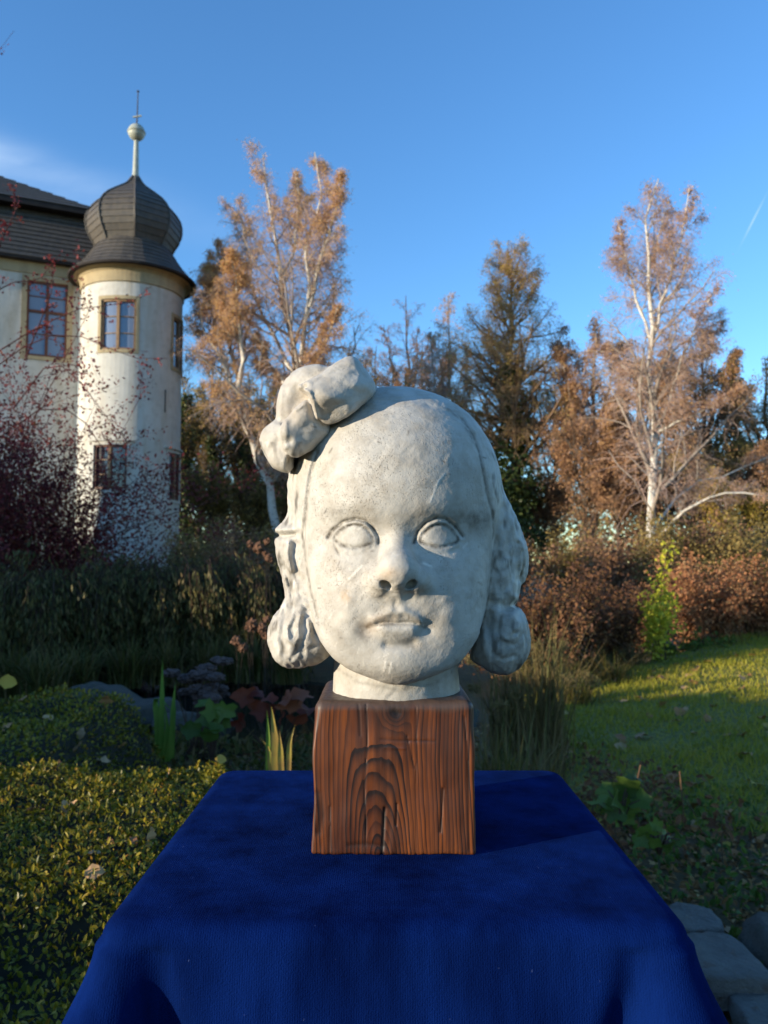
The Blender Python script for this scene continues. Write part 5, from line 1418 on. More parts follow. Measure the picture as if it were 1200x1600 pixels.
HAIR_STROKES = [  # the side hair and curls
    ([(468,720),(464,760),(466,800)], -1.6, 2.0), ([(475,730),(472,770),(472,815)], 1.4, 2.2),
    ([(458,730),(456,770)], -1.2, 1.8),
    ([(434,836),(445,838),(462,835)], -4.5, 3.0), ([(433,828),(446,826),(464,827)], 3.0, 3.5),
    ([(450,848),(449,870),(456,890)], 2.6, 3.0), ([(462,850),(461,880),(466,905)], -3.6, 5.0),
    ([(440,872),(446,890),(455,915)], -2.2, 3.0), ([(436,858),(440,880)], 1.5, 3.0),
    ([(450,905),(456,930),(458,950)], -1.5, 2.0), ([(470,900),(468,925),(474,945)], -1.8, 2.5),
    ([(474,940),(485,945),(488,930),(478,925)], 1.8, 3.0),
    ([(455,948),(445,968),(440,1000),(447,1022)], -1.1, 3.5), ([(440,962),(433,985),(432,1010)], 1.0, 3.5),
    ([(458,962),(448,980),(450,1000),(460,1006),(467,994),(464,976),(470,962)], 2.2, 2.6),
    ([(457,982),(457,992)], -1.0, 3.0),
    ([(474,965),(478,985),(470,1010),(455,1030)], -1.4, 2.5), ([(482,968),(486,990)], 1.6, 2.5),
    ([(468,1020),(485,1012),(498,1008)], -1.0, 3.0), ([(490,975),(494,1000)], -1.2, 3.0),
    ([(787,790),(792,830),(797,870),(803,905)], -1.3, 2.0), ([(780,800),(784,850),(790,900),(800,930)], 1.4, 5.0),
    ([(774,720),(781,760),(786,780)], 0.9, 3.0),
    ([(770,940),(785,948),(804,946)], -3.2, 5.0), ([(794,925),(806,935)], 1.6, 3.0),
    ([(806,848),(804,870),(808,890),(812,905)], -2.6, 4.0), ([(813,845),(822,860),(823,895)], 1.5, 3.0),
    ([(782,965),(778,985),(784,1003),(797,1004),(804,990)], -2.2, 2.2), ([(786,968),(800,965),(808,980)], 1.8, 4.0),
    ([(783,994),(795,1000),(805,995)], 1.8, 3.0), ([(790,1010),(808,1005),(818,990)], -1.6, 2.5),
    ([(772,1020),(785,1030),(805,1025)], -1.4, 2.5), ([(768,960),(764,990),(770,1015)], -1.4, 3.0),
    ([(756,985),(757,1010),(765,1035)], 1.2, 3.0),
]

CURL_L = smooth_poly([(417,992),(424,968),(434,956),(450,937),(478,922),(500,950),(516,990),(522,1016),(505,1034),(478,1042),(452,1045),(432,1036),(421,1016)], 2)
CURL_R = smooth_poly([(735,1030),(738,1000),(755,975),(772,948),(806,942),(824,966),(830,998),(826,1024),(812,1044),(790,1056),(766,1050),(748,1038)], 2)
SIDE_R = smooth_poly([(735,700),(772,722),(783,762),(797,788),(810,815),(818,842),(820,862),(816,905),(809,935),(807,950),(812,990),(775,1010),(745,970),(745,800)], 2)
SIDE_L = smooth_poly([(505,690),(466,700),(452,735),(449,775),(452,800),(440,818),(432,830),(430,850),(433,872),(440,895),(445,918),(447,944),(442,985),(475,1005),(505,975),(500,800)], 2)
EAR_R = smooth_poly([(800,850),(812,838),(822,850),(826,870),(824,895),(816,915),(802,905)], 2)

BOW_A = smooth_poly([(462,604),(478,597),(500,584),(525,566),(547,556),(559,562),(572,580),(588,602),(586,616),(570,630),(548,648),(524,662),(508,664),(495,650),(489,626)], 1)
BOW_B = smooth_poly([(431,648),(434,620),(443,596),(462,578),(482,570),(507,567),(530,590),(520,625),(490,645),(470,662),(450,690),(438,686),(434,668)], 1)
BOW_C = smooth_poly([(441,668),(450,648),(466,636),(481,622),(497,640),(512,660),(520,676),(498,694),(482,708),(458,716),(446,704),(442,686)], 1)
BOW_D = smooth_poly([(404,683),(414,668),(436,652),(452,672),(462,706),(456,740),(438,737),(422,728),(411,704)], 1)

CRAN_C = pt(618, 764, 0.676); CRAN_R = (0.0895, 0.089, 0.0870)
NECK_C = pt(619, 1080, 0.681)
BLOCK_TOP = CAM_Z - 0.1075

def front_disp(u, v):
    s = np.zeros_like(u)
    for a, b, su, sv, mm in GS:
        s += mm*np.exp(-0.5*(((u-a)/su)**2+((v-b)/sv)**2))
    for pts, mm, sg in STROKES:
        d, t = seg_dist(u, v, pts)
        s += mm*np.exp(-0.5*(d/sg)**2)
    for poly in (EYE_L, EYE_R):
        e = poly_sdf(u, v, poly)
        cu = np.mean([p[0] for p in poly]); cv = np.mean([p[1] for p in poly])
        ball = -3.2+6.2*np.sqrt(np.clip(1-((u-cu)/40)**2-((v-cv)/24)**2, 0, 1))
        ins = 1/(1+np.exp(np.clip((e+1.0)/0.9, -30, 30)))
        up = np.clip((cv+8-v)/12, 0, 1)
        lid = (1.5*up+0.9*(1-up))*np.exp(-0.5*((e-4.2)/(2.6+1.2*(1-up)))**2)
        s += ins*ball+(1-ins)*lid
    return s*0.001

BRUSH = np.array(Euler((0.3, 0.7, 0.4)).to_matrix(), dtype=np.float32)
def near_noise(P, f, fn, w=0.0045):
    o = np.zeros_like(f); m = np.abs(f) < w
    if m.any(): o[m] = fn(P[m])
    return o

def hair_disp(u, v):
    hs = np.zeros_like(u)
    for pts, mm, sg in HAIR_STROKES:
        d, t = seg_dist(u, v, pts)
        hs += 1.0*mm*np.exp(-0.5*(d/sg)**2)
    return hs

def face_rho(u, v):
    ang = np.arctan2(v-FACE_C[1], u-FACE_C[0])
    return np.hypot(u-FACE_C[0], v-FACE_C[1])/np.interp(ang, _ft, _fi)

def sdf_bust(P):
    u, v = proj(P)
    x, y, z = P[:, 0], P[:, 1], P[:, 2]
    cran = ell(P, CRAN_C, CRAN_R)
    # face: polar egg
    rho = lookup('rho', u, v, face_rho)
    low = np.clip((v-905)/160, 0, 1); low = low*low*(3-2*low)
    yc = 0.662-0.046*low
    q = np.where(y < yc, (yc-y)/(0.066-0.040*low), (y-yc)/0.05)
    n = 2.35
    face = ((rho**n+q**n)**(1/n)-1)*0.062
    fd = lookup('front', u, v, front_disp)
    near = np.clip((0.648-y)/0.03, 0, 1)
    # nose
    nose = caps(P, pt(621, 836, 0.6105), pt(622, 882, 0.5875), 0.0095, 0.0108)
    nose = smin(nose, ell(P, pt(622, 889, 0.5850), (0.0142, 0.0128, 0.0118)), 0.008)
    for su in (-1, 1):
        nose = smin(nose, ell(P, pt(622+su*25.5, 904, 0.5930), (0.0100, 0.0122, 0.0096)), 0.005)
    nose = smin(nose, caps(P, pt(622, 903, 0.5805), pt(621, 919, 0.5910), 0.0045, 0.0045), 0.005)
    for cu, sl in ((603, 1), (642, -1)):
        M = np.array(Matrix.Rotation(sl*0.5, 3, 'Y'))
        nose = smax(nose, -ell(P, pt(cu, 913, 0.583), (0.0048, 0.0080, 0.0033), M), 0.0022)
    head = smin(cran, face, 0.016)
    head = head-fd*near
    nose = nose - 0.3*fd*near
    head = smin(head, nose, 0.0075)
    for cu, sl in ((603, 1), (642, -1)):
        M = np.array(Matrix.Rotation(sl*0.5, 3, 'Y'))
        head = smax(head, -ell(P, pt(cu, 913, 0.583), (0.0045, 0.0070, 0.0031), M), 0.002)
    # hair: a raised shell outside the hairline
    hs = lookup('hair', u, v, hair_disp)
    hair = slab(P, u, v, SIDE_L, 0.682, 0.040, 0.022, gu=-0.00005)
    hair = np.minimum(hair, slab(P, u, v, SIDE_R, 0.690, 0.042, 0.022))
    hair = smin(hair, slab(P, u, v, EAR_R, 0.715, 0.02, 0.008), 0.004)
    curl = np.minimum(slab(P, u, v, CURL_L, 0.668, 0.036, 0.026), slab(P, u, v, CURL_R, 0.676, 0.036, 0.026))
    hair = smin(hair, curl, 0.008)
    strand = near_noise(P, hair, lambda Q: fbm(Q, (150, 60, 34), 3, 5)*1.3+fbm(Q, (260, 90, 190), 2, 9)*0.7+1.1*(0.5-2.2*np.abs(fbm(Q, (170, 80, 62), 2, 15))))
    hair = hair-(hs+strand)*0.001*np.clip((0.74-y)/0.05, 0, 1)
    head = smin(head, hair, 0.004)
    # back hair
    back = ell(P, pt(620, 850, 0.715), (0.085, 0.062, 0.10))
    head = smin(head, back, 0.02)
    # neck
    rr = 0.0528+0.0012*np.clip((BLOCK_TOP+0.02-z)/0.02, 0, 1)
    neck = np.hypot((x-NECK_C[0]), (y-NECK_C[1]))-rr
    neck = smax(neck, z-(BLOCK_TOP+0.09), 0.01)
    neck = smax(neck, (BLOCK_TOP-0.003)-z, 0.003)
    head = smin(head, neck, 0.0025)
    head = head-near_noise(P, head, lambda Q: 0.00060*fbm(Q, 55, 3, 3)+0.00022*fbm(Q, 260, 2, 31)+0.00038*np.clip(fbm(Q, 22, 2, 93)*2.2, 0, 1)*vnoise(Q @ BRUSH, (330, 330, 60), 95))
    return head

BOW_STROKES = [
        ([(470,606),(484,614),(490,630),(496,652)], 2.6, 2.6), ([(510,590),(530,578),(548,574)], -1.0, 2.5),
        ([(500,625),(520,612),(545,600),(565,598)], 1.6, 9.0), ([(515,645),(545,625),(570,612)], -1.2, 6.0),
        ([(556,566),(562,585),(556,600)], 1.0, 4.0), ([(440,606),(437,640),(440,690)], 1.6, 3.0),
        ([(462,640),(475,632)], 2.0, 3.0), ([(455,660),(470,670),(474,700)], -1.6, 7.0), ([(447,660),(446,700)], 1.5, 3.0),
        ([(414,712),(436,690),(452,690)], -1.4, 4.0), ([(425,682),(440,720)], 1.0, 8.0), ([(490,600),(505,588)], -0.8, 2.0)]
def bow_disp(u, v):
    f = np.zeros_like(u)
    for pts, mm, sg in BOW_STROKES:
        d, t = seg_dist(u, v, pts)
        f += mm*0.001*np.exp(-0.5*(d/sg)**2)
    return f

def sdf_bow(P):
    u, v = proj(P)
    a = slab(P, u, v, BOW_A, 0.618, 0.026, 0.015, gu=0.00016, gv=-0.00012)
    b = slab(P, u, v, BOW_B, 0.650, 0.022, 0.011, gu=-0.0001)
    c = slab(P, u, v, BOW_C, 0.620, 0.020, 0.012, gu=0.0002, gv=0.0001)
    d = slab(P, u, v, BOW_D, 0.646, 0.020, 0.010, gu=-0.0002)
    b = smax(b, -ell(P, pt(463, 622, 0.622), (0.011, 0.010, 0.015)), 0.004)
    a = smax(a, -ell(P, pt(466, 628, 0.600), (0.011, 0.018, 0.017)), 0.003)
    rs = np.random.RandomState(21)
    def chips(f, c0, k, lo, hi):
        for _ in range(k):
            nn = unit(rs.normal(size=3)*np.array([1, .7, 1])+np.array([-.1, -.55, .1])).astype(np.float32)
            f = smax(f, (P-c0.astype(np.float32)) @ nn-rs.uniform(lo, hi), 0.0016)
        return f
    a = chips(a, pt(528, 612, 0.618), 7, .027, .033); b = chips(b, pt(478, 622, 0.650), 4, .028, .034)
    c = chips(c, pt(478, 672, 0.620), 5, .019, .024); d = chips(d, pt(432, 700, 0.646), 5, .019, .023)
    f = smin(np.minimum(a, d), np.minimum(b, c), 0.0025)
    f = f-lookup('bow', u, v, bow_disp)*np.clip((0.66-P[:, 1])/0.03, 0, 1)
    return f-near_noise(P, f, lambda Q: 0.0009*fbm(Q, 60, 2, 77)+0.0006*fbm(Q, 190, 2, 13))

def surface_nets(fn, lo, hi, cell, block=8):
    lo = np.array(lo); n = np.ceil((np.array(hi)-lo)/(cell*block)).astype(int)
    N = n*block
    G = np.empty(tuple(N), dtype=np.float32)
    cs = [lo[a]+(np.arange(n[a])+0.5)*cell*block for a in range(3)]
    X = np.stack(np.meshgrid(*cs, indexing='ij'), -1).reshape(-1, 3).astype(np.float32)
    c = fn(X).reshape(tuple(n))
    G.reshape(n[0], block, n[1], block, n[2], block)[...] = c[:, None, :, None, :, None]
    act = np.argwhere(np.abs(c) < cell*block*1.9)
    off = np.stack(np.meshgrid(*[np.arange(block)]*3, indexing='ij'), -1).reshape(-1, 3)
    for s in range(0, len(act), 700):
        a = act[s:s+700]
        idx = (a[:, None, :]*block+off[None]).reshape(-1, 3)
        val = fn((lo+idx*cell).astype(np.float32))
        G[idx[:, 0], idx[:, 1], idx[:, 2]] = val
    S = G < 0
    cnt = np.zeros(tuple(N-1), dtype=np.int8)
    for i in (0, 1):
        for j in (0, 1):
            for k in (0, 1):
                cnt += S[i:N[0]-1+i, j:N[1]-1+j, k:N[2]-1+k]
    cells = np.argwhere((cnt > 0) & (cnt < 8))
    ID = np.full(tuple(N-1), -1, dtype=np.int32)
    ID[cells[:, 0], cells[:, 1], cells[:, 2]] = np.arange(len(cells))
    acc = np.zeros((len(cells), 3), dtype=np.float64); num = np.zeros(len(cells))
    corner = [(i, j, k) for i in (0, 1) for j in (0, 1) for k in (0, 1)]
    for p in corner:
        for ax in range(3):
            if p[ax]: continue
            qv = list(p); qv[ax] = 1
            g0 = G[cells[:, 0]+p[0], cells[:, 1]+p[1], cells[:, 2]+p[2]]
            g1 = G[cells[:, 0]+qv[0], cells[:, 1]+qv[1], cells[:, 2]+qv[2]]
            m = (g0 < 0) != (g1 < 0)
            t = np.where(m, g0/np.where(m, g0-g1, 1), 0)
            pos = np.tile(np.array(p, dtype=np.float64), (len(cells), 1)); pos[:, ax] = t
            acc += pos*m[:, None]; num += m
    V = lo+(cells+acc/num[:, None])*cell
    F = []
    for ax in range(3):
        b, c2 = (ax+1) % 3, (ax+2) % 3
        sl0 = [slice(1, N[a]-1) for a in range(3)]; sl1 = list(sl0)
        sl0[ax] = slice(0, N[ax]-1); sl1[ax] = slice(1, N[ax])
        d = S[tuple(sl0)] != S[tuple(sl1)]
        e = np.argwhere(d)
        ins = S[tuple(sl0)][e[:, 0], e[:, 1], e[:, 2]]
        base = e.copy()
        for a in range(3):
            if a != ax: base[:, a] += 1
        def cid(db, dc):
            w = base.copy(); w[:, b] -= db; w[:, c2] -= dc
            return ID[w[:, 0], w[:, 1], w[:, 2]]
        quad = np.stack([cid(1, 1), cid(0, 1), cid(0, 0), cid(1, 0)], 1)
        quad[~ins] = quad[~ins][:, ::-1]
        F.append(quad)
    F = np.concatenate(F)
    F = F[(F >= 0).all(1)]
    return V, F

# plaster
def plaster_material():
    t = NT('aged_plaster')
    big = t.noise(9, 4, 0.6)
    mid = t.noise(60, 5, 0.65)
    fine = t.noise(420, 3, 0.6)
    col = t.mix(t.ramp(big, [(0.3, 0.0), (0.7, 1.0)]), (0.505, 0.475, 0.42), (0.39, 0.365, 0.318))
    col = t.mix(t.math('MULTIPLY', t.ramp(mid, [(0.42, 0.0), (0.70, 1.0)]), 0.75), col, (0.31, 0.27, 0.215))
    pits = t.ramp(t.noise(900, 2, 0.5), [(0.60, 0.0), (0.70, 1.0)])
    pitm = t.math('MULTIPLY', pits, t.ramp(t.noise(35, 3), [(0.42, 0.0), (0.62, 1.0)]))
    col = t.mix(t.math('MULTIPLY', pitm, 0.35), col, (0.17, 0.145, 0.11))
    col = t.mix(t.attr('grime_and_shade'), col, (0.06, 0.05, 0.036))  # dirt along lines and cracks, plus shading painted round eyes and lip
    col = t.mix(t.attr('chalk'), col, (0.70, 0.655, 0.57))
    col = t.mix(t.attr('stain'), col, (0.47, 0.27, 0.11))
    t.set(Base_Color=col, Roughness=t.ramp(mid, [(0.3, 0.50), (0.7, 0.72)]))
    t.b.inputs['Specular IOR Level'].default_value = 0.35
    h = t.math('ADD', t.math('MULTIPLY', mid, 0.6), t.math('MULTIPLY', fine, 0.22))
    h = t.math('SUBTRACT', h, t.math('MULTIPLY', pitm, 0.35))
    t.bump(h, 0.8, 0.0016)
    return t.m
PLASTER = plaster_material()

def bust_attrs(me, V):
    V = V.astype(np.float32)
    u, v = proj(V)
    nz = fbm(V, 300, 2, 4); nb = fbm(V, 70, 2, 8)
    fr = np.clip((0.70-V[:, 1])/0.02, 0, 1)
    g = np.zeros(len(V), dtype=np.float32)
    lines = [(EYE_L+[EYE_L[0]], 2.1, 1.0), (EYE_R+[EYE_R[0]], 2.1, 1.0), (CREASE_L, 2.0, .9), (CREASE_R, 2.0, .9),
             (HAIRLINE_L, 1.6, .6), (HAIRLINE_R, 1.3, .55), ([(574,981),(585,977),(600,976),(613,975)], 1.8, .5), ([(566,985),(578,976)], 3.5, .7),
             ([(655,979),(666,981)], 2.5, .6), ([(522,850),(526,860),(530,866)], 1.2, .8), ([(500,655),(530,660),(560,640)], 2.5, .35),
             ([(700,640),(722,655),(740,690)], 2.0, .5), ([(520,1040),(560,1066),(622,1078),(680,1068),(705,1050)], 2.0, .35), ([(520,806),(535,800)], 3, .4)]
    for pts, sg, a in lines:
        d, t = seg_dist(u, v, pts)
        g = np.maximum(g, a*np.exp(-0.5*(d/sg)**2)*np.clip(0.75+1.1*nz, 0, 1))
    for a, b, su, sv, k in [(735,812,22,12,.6),(700,804,36,9,.5),(548,801,30,7,.30),(556,816,26,5,.30),(688,814,30,6,.35),(660,835,8,14,.4),(600,905,8,6,.25),(648,920,14,5,.45),(585,835,9,12,.35),(520,812,14,8,.25),(568,990,13,13,.7),(632,1006,26,5,.35),(600,967,20,5,.45),(640,968,20,5,.5),(690,830,45,10,.25),(800,1000,25,40,.35),(470,900,12,40,.3),(780,935,30,12,.4)]:  # soft patches, several painting shade into eye sockets, brows and upper lip
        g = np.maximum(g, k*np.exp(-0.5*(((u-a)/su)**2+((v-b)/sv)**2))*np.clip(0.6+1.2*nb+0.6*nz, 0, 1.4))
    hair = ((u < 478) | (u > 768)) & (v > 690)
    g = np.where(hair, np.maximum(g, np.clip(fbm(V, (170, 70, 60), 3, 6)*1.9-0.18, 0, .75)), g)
    rs = np.random.RandomState(5)
    ch = np.zeros_like(g)
    for i in range(70):
        if i < 40: cu, cv = rs.normal(575, 45), rs.normal(985, 45)
        else: cu, cv = rs.uniform(490, 760), rs.uniform(690, 1050)
        an = rs.normal(1.9, 0.6); L = rs.uniform(3, 14)
        d, t = seg_dist(u, v, [(cu, cv), (cu+L*math.cos(an), cv+L*math.sin(an))])
        ch = np.maximum(ch, rs.uniform(.15, .5)*np.exp(-0.5*(d/rs.uniform(.5, .9))**2))
    for pts in ([(672,785),(685,752),(694,741)], [(545,905),(560,890),(566,884)], [(662,880),(674,885)], [(600,1048),(603,1034)], [(608,1052),(612,1036)]):
        d, t = seg_dist(u, v, pts); ch = np.maximum(ch, .9*np.exp(-0.5*(d/1.1)**2))
    ch = np.maximum(ch, np.where(hair, np.clip(fbm(V, (190, 80, 60), 3, 66)*1.8-0.35, 0, .7), 0))
    ch = np.maximum(ch, .5*np.exp(-0.5*(((u-540)/35)**2+((v-985)/40)**2))*np.clip(nb*1.5, 0, 1))
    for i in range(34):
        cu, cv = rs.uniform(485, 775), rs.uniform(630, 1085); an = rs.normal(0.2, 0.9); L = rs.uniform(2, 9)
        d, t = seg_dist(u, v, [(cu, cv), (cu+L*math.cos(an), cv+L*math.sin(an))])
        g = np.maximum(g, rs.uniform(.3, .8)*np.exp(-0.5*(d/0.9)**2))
    st = .75*np.exp(-0.5*(((u-540)/5)**2+((v-931)/6)**2))*np.clip(.7+nz, 0, 1)
    for a, b, su, sv, k in [(606,895,14,7,.35),(598,967,14,5,.35),(535,910,30,30,.06),(480,640,25,25,.12),(575,980,12,10,.2)]:
        st = np.maximum(st, k*np.exp(-0.5*(((u-a)/su)**2+((v-b)/sv)**2)))
    set_attr(me, 'grime_and_shade', g*fr); set_attr(me, 'chalk', ch*fr); set_attr(me, 'stain', st*fr)

bust = thing('plaster_bust', (NECK_C[0], NECK_C[1], BLOCK_TOP), 'weathered plaster head of a girl with curls and hair bow, mounted on a wooden block', 'sculpture')
HV, HF = surface_nets(sdf_bust, (-0.125, 0.553, BLOCK_TOP-0.006), (0.140, 0.795, 1.375), 0.0011)
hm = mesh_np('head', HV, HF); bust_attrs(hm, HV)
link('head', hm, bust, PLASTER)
BV, BF = surface_nets(sdf_bow, (-0.115, 0.565, 1.265), (0.005, 0.70, 1.385), 0.0011)
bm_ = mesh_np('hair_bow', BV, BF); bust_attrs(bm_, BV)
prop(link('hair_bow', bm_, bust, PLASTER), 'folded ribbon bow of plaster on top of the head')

# ================================================================== wooden block
TABLE_Z = 0.975
BX0, BX1, BY0, BY1 = -0.0572, 0.0708, 0.6235, 0.7385
CRACKS = [([(572,1100),(574,1160),(569,1230),(572,1290),(570,1340)], -1.2, 0.8), ([(650,1104),(651,1180),(649,1260),(651,1340)], -0.9, 0.7),
          ([(692,1232),(690,1275),(688,1300)], -1.6, 1.2), ([(601,1262),(599,1300),(597,1335)], -2.0, 1.4), ([(620,1255),(619,1290)], -1.4, 1.0),
          ([(648,1200),(640,1170),(636,1150)], -1.0, 1.0), ([(515,1260),(515,1335)], -1.0, 1.0), ([(560,1100),(563,1150)], -0.9, 1.0),
          ([(595,1155),(625,1157),(680,1158)], -0.8, 1.0), ([(600,1168),(632,1170)], 0.6, 1.2), ([(617,1112),(620,1114)], -1.6, 4.0),
          ([(725,1120),(731,1180),(733,1330)], -1.2, 1.2), ([(545,1320),(575,1318),(600,1322)], -0.8, 3.0), ([(497,1240),(503,1275),(498,1300)], -1.2, 4.0)]
def crack_disp(u, v):
    f = np.zeros_like(u)
    for pts, mm, sg in CRACKS:
        d, t = seg_dist(u, v, pts)
        f += 0.6*mm*0.001*np.exp(-0.5*(d/sg)**2)
    return f
def block_px(P): return proj(P)
def sdf_block(P):
    x, y, z = P[:, 0], P[:, 1], P[:, 2]
    h = z-TABLE_Z
    x0 = BX0+0.0025*np.clip(h/0.06, 0, 1)+0.0012*np.sin(h*60)
    cx = 0.5*(x0+BX1); hx = 0.5*(BX1-x0); cy = 0.5*(BY0+BY1); hy = 0.5*(BY1-BY0)
    hz = 0.5*(BLOCK_TOP-TABLE_Z); cz = TABLE_Z+hz
    k = 0.0022+0.0048*np.clip((h-0.08)/0.03, 0, 1)
    q = np.stack([np.abs(x-cx)-hx+k, np.abs(y-cy)-hy+k, np.abs(z-cz)-hz+k], 1)
    f = np.linalg.norm(np.maximum(q, 0), axis=1)+np.minimum(q.max(1), 0)-k
    m = np.abs(f) < 0.006
    if m.any():
        Q = P[m]; u, v = block_px(Q)
        front = np.clip((0.650-Q[:, 1])/0.012, 0, 1)
        side = np.clip((BLOCK_TOP-0.003-Q[:, 2])/0.004, 0, 1)
        crk = crack_disp(u, v)
        rough = fbm(Q, (260, 260, 30), 2, 61)*0.00035+fbm(Q, 40, 2, 63)*0.0008
        bot = np.clip((0.010-(Q[:, 2]-TABLE_Z))/0.010, 0, 1)*fbm(Q, (190, 190, 20), 2, 71)*0.0016
        f[m] += -rough-crk*front+bot*side
    return f
WV, WF = surface_nets(sdf_block, (-0.070, 0.608, TABLE_Z-0.004), (0.084, 0.752, BLOCK_TOP+0.006), 0.0010)
WV[:, 2] = np.maximum(WV[:, 2], TABLE_Z)
wm = mesh_np('wooden_block', WV, WF)
W32 = WV.astype(np.float32)
_u, _v = proj(W32)
set_attr(wm, 'crack', np.clip(-crack_disp(_u, _v)/0.0011, 0, 1)*np.clip((0.650-W32[:, 1])/0.01, 0, 1))
set_attr(wm, 'top', np.clip((W32[:, 2]-(BLOCK_TOP-0.009)+0.003*fbm(W32, 60, 2, 81))/0.006, 0, 1))
def wood_material():
    """growth rings round a pith just behind the front face: an arch in the middle, straight grain at the sides"""
    t = NT('brushed_dark_wood')
    sep = t.n('SeparateXYZ', ins={0: t.coord()})
    x, y, z = sep.outputs[0], sep.outputs[1], sep.outputs[2]
    h = t.math('SUBTRACT', z, TABLE_Z)
    wob = t.math('MULTIPLY', t.math('SUBTRACT', t.noise(22, 3, 0.55, stretch=(1, 1, 0.35)), 0.5), 0.0062)
    wob2 = t.math('MULTIPLY', t.math('SUBTRACT', t.noise(120, 2, 0.5, stretch=(1, 1, 0.12)), 0.5), 0.0022)
    dx = t.math('ADD', t.math('ADD', x, 0.003), t.math('MULTIPLY', t.math('SINE', t.math('MULTIPLY', h, 22.0)), 0.003))
    g = t.math('POWER', 2.718, t.math('MULTIPLY', t.math('POWER', t.math('DIVIDE', dx, 0.030), 2.0), -1.0))
    tt = t.math('MULTIPLY', t.math('DIVIDE', h, 0.085, True), g)
    c = t.math('ADD', t.math('ADD', t.math('MULTIPLY', tt, 0.024), 0.004), t.math('SUBTRACT', y, BY0))
    r = t.math('ADD', t.math('SQRT', t.math('ADD', t.math('MULTIPLY', dx, dx), t.math('MULTIPLY', c, c))), t.math('ADD', wob, wob2))
    kn = t.math('POWER', 2.718, t.math('MULTIPLY', t.math('ADD', t.math('POWER', t.math('DIVIDE', t.math('SUBTRACT', x, 0.0085), 0.010), 2.0), t.math('POWER', t.math('DIVIDE', t.math('SUBTRACT', h, 0.110), 0.012), 2.0)), -1.0))
    r = t.math('ADD', r, t.math('MULTIPLY', kn, 0.012))
    ph = t.math('ADD', t.math('DIVIDE', r, 0.0029), t.math('MULTIPLY', t.noise(9, 2, 0.5), 1.6))
    fr = t.math('FRACT', ph)
    late = t.ramp(fr, [(0.0, 0.10), (0.30, 0.16), (0.62, 0.55), (0.86, 1.0), (0.95, 0.9), (1.0, 0.15)])
    band = t.math('FRACT', t.math('MULTIPLY', t.math('SINE', t.math('MULTIPLY', t.math('FLOOR', ph), 12.99)), 437.5))
    late = t.math('MULTIPLY', late, t.math('ADD', t.math('MULTIPLY', band, 0.60), 0.55), True)
    fib = t.noise(330, 4, 0.65, stretch=(1, 1, 0.035))
    fib2 = t.noise(90, 3, 0.6, stretch=(1, 1, 0.04))
    tone = t.noise(20, 4, 0.65, stretch=(1, 1, 0.30))
    base = t.mix(t.ramp(tone, [(0.38, 0.0), (0.62, 1.0)]), (0.235, 0.064, 0.013), (0.085, 0.021, 0.007))
    base = t.mix(t.math('MULTIPLY', t.ramp(fib, [(0.38, 0.0), (0.66, 1.0)]), 0.55), base, (0.075, 0.022, 0.008))
    base = t.mix(t.math('MULTIPLY', t.ramp(fib2, [(0.46, 0.0), (0.60, 1.0)]), 0.75), base, (0.045, 0.015, 0.007))
    col = t.mix(late, base, (0.014, 0.0065, 0.005))
    col = t.mix(t.math('MULTIPLY', kn, 0.85), col, (0.010, 0.006, 0.005))
    col = t.mix(t.attr('crack'), col, (0.006, 0.003, 0.002))
    col = t.mix(t.math('MULTIPLY', t.attr('top'), 0.9), col, (0.075, 0.050, 0.038))
    t.set(Base_Color=col, Roughness=t.ramp(fib, [(0.3, 0.38), (0.7, 0.6)]))
    t.b.inputs['Specular IOR Level'].default_value = 0.4
    t.bump(t.math('SUBTRACT', t.math('ADD', t.math('MULTIPLY', fib, 0.5), t.math('MULTIPLY', fib2, 0.6)), t.math('MULTIPLY', late, 0.2)), 0.28, 0.0007)
    return t.m
WOOD = wood_material()
prop(link('wooden_block', wm, None, WOOD), 'square block of brown grained wood under the plaster head', 'block')

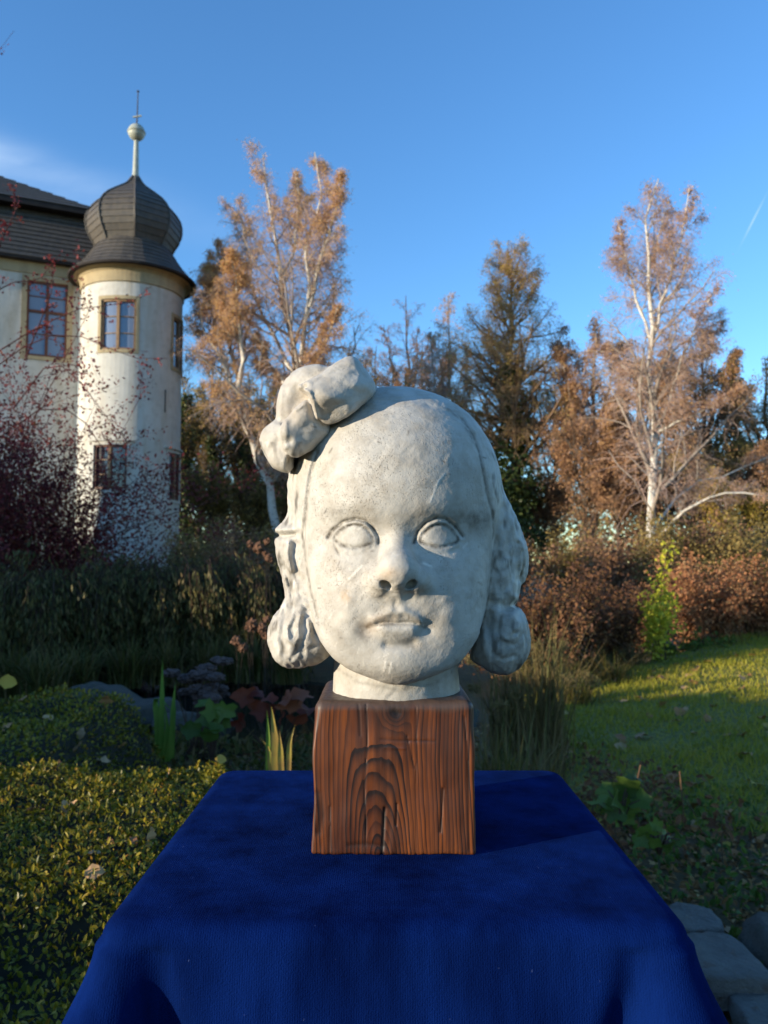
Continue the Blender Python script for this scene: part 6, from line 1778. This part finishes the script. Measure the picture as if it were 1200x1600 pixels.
# ================================================================== velvet cloth over a small stand
CX0, CX1, CY0, CY1 = -0.181, 0.1945, 0.503, 0.885
def cloth_mesh():
    cx, cy = 0.5*(CX0+CX1), 0.5*(CY0+CY1)
    hx, hy = 0.5*(CX1-CX0), 0.5*(CY1-CY0)
    rc = 0.022
    # perimeter samples: (point, normal, distance to nearest corner arc middle, which)
    per = []
    def line(p, q, n, k):
        for i in range(k):
            s = i/k
            per.append((p[0]+(q[0]-p[0])*s, p[1]+(q[1]-p[1])*s, n[0], n[1]))
    def arc(c, a0, k):
        for i in range(k):
            a = a0+math.pi/2*i/k
            per.append((c[0]+rc*math.cos(a), c[1]+rc*math.sin(a), math.cos(a), math.sin(a)))
    x0, x1, y0, y1 = cx-hx+rc, cx+hx-rc, cy-hy+rc, cy+hy-rc
    NL, NA = 150, 26
    arc((x0, y0), math.pi, NA); line((x0, cy-hy), (x1, cy-hy), (0, -1), NL)
    arc((x1, y0), -math.pi/2, NA); line((cx+hx, y0), (cx+hx, y1), (1, 0), NL)
    arc((x1, y1), 0, NA); line((x1, cy+hy), (x0, cy+hy), (0, 1), NL)
    arc((x0, y1), math.pi/2, NA); line((cx-hx, y1), (cx-hx, y0), (-1, 0), NL)
    per = np.array(per); n = len(per)
    corner = np.array([NA/2, NA+NL+NA/2, 2*(NA+NL)+NA/2, 3*(NA+NL)+NA/2])
    seg = np.hypot(*(np.roll(per[:, :2], -1, 0)-per[:, :2]).T); arcl = np.concatenate([[0], np.cumsum(seg)[:-1]]); tot = seg.sum()
    cpos = np.interp(corner, np.arange(n), arcl)
    d = np.abs(arcl[:, None]-cpos[None]); d = np.minimum(d, tot-d)
    sgn = arcl[:, None]-cpos[None]; sgn = np.where(sgn > tot/2, sgn-tot, np.where(sgn < -tot/2, sgn+tot, sgn))
    k = d.argmin(1); dc = sgn[np.arange(n), k]
    rings = []
    r0 = 0.014
    for s in np.concatenate([np.linspace(0.04, 0.9, 16), np.linspace(0.92, 1, 6)]):      # the top
        rings.append(np.stack([cx+(per[:, 0]-per[:, 2]*r0-cx)*s, cy+(per[:, 1]-per[:, 3]*r0-cy)*s, np.full(n, TABLE_Z)], 1))
    for a in np.linspace(0.15, 1.45, 9):
        rings.append(np.stack([per[:, 0]-per[:, 2]*r0*(1-math.sin(a)), per[:, 1]-per[:, 3]*r0*(1-math.sin(a)), np.full(n, TABLE_Z-r0*(1-math.cos(a)))], 1))
    hs = np.concatenate([np.linspace(0.002, 0.16, 60), np.linspace(0.17, 0.60, 40)])
    rs = np.random.RandomState(3)
    fold_p = rs.uniform(0, 6.28, 8)
    for h in hs:
        e = min(1.0, h/0.075); e = e*e*(3-2*e)
        amp = 0.004+0.0185*e+0.05*max(0, h-0.08)
        wdt = 0.019+0.10*h
        ridge = np.exp(-(dc/wdt)**2)
        dip = np.exp(-((np.abs(dc)-1.75*wdt)/(0.55*wdt))**2)
        body = 0.0
        for j in range(6):
            body = body+np.sin(arcl*(10+9*j)+fold_p[j]+h*3)*(0.8/(1+j*0.5))
        off = 0.13*h+amp*(1.15*ridge-0.80*dip)+e*(0.0016+0.03*max(0, h-0.03))*body*(1-ridge)
        x = per[:, 0]+per[:, 2]*off; y = per[:, 1]+per[:, 3]*off
        rings.append(np.stack([x, y, np.full(n, TABLE_Z-r0-h)], 1))
    V = np.concatenate(rings); m = len(rings)
    V = np.concatenate([V, [[cx, cy, TABLE_Z]]])
    wr = fbm(V.astype(np.float32), (26, 26, 10), 2, 91)*0.0022
    dn = np.clip((TABLE_Z-0.01-V[:, 2])/0.02, 0, 1)
    V[:, 1] += wr*dn; V[:, 0] += wr*dn*0.5
    idx = np.arange(m*n).reshape(m, n)
    a = idx[:-1]; b = np.roll(a, -1, 1); c = np.roll(idx[1:], -1, 1); dd = idx[1:]
    F = np.stack([a, dd, c, b], -1).reshape(-1, 4)
    top = np.array([[m*n, idx[0, i], idx[0, (i+1) % n], m*n] for i in range(n)])
    me = mesh_py('velvet_cloth', V, [tuple(f) for f in F]+[(m*n, int(idx[0, i]), int(idx[0, (i+1) % n])) for i in range(n)], smooth=True)
    return me
def velvet_material():
    t = NT('blue_velvet')
    nap = t.noise(22, 5, 0.65, stretch=(1, 1, 0.22))
    fuzz = t.noise(900, 2, 0.6)
    col = t.mix(t.ramp(nap, [(0.3, 0.0), (0.7, 1.0)]), (0.0006, 0.0042, 0.034), (0.0022, 0.0145, 0.100))
    lint = t.ramp(t.noise(260, 1, 0.4), [(0.80, 0.0), (0.83, 1.0)])
    col = t.mix(t.math('MULTIPLY', lint, 0.35), col, (0.06, 0.09, 0.20))
    t.set(Base_Color=col, Roughness=1.0, Sheen_Weight=t.ramp(nap, [(0.3, 0.015), (0.75, 0.06)]), Sheen_Roughness=0.35, Sheen_Tint=(0.05, 0.22, 1.0, 1))
    t.b.inputs['Specular IOR Level'].default_value = 0.02
    wv = t.n('TexWave', wave_type='BANDS', bands_direction='X', ins={'Vector': t.coord(), 'Scale': 210.0, 'Distortion': 2.0, 'Detail': 2.0, 'Detail Scale': 6.0}).outputs['Fac']
    t.bump(t.math('ADD', t.math('MULTIPLY', wv, 0.12), t.math('MULTIPLY', fuzz, 1.0)), 0.6, 0.0011)
    return t.m
VELVET = velvet_material()
prop(link('velvet_cloth', cloth_mesh(), None, VELVET), 'dark blue velvet cloth draped over the small stand under the bust', 'cloth')
st_mat = simple_mat('stand_wood', (0.20, 0.12, 0.06), (0.12, 0.07, 0.035), 12, 0.6)
stand = thing('display_stand', (0.007, 0.694, 0.0), 'small square stand carrying the blue velvet cloth', 'stand')
MB().box(CX0+0.012, CX1-0.012, CY0+0.012, CY1-0.012, TABLE_Z-0.03, TABLE_Z-0.003).build('tabletop', st_mat, stand)
for lx in (CX0+0.035, CX1-0.035):
    for ly in (CY0+0.035, CY1-0.035):
        MB().box(lx-0.016, lx+0.016, ly-0.016, ly+0.016, 0.0, TABLE_Z-0.03).build('leg', st_mat, stand)
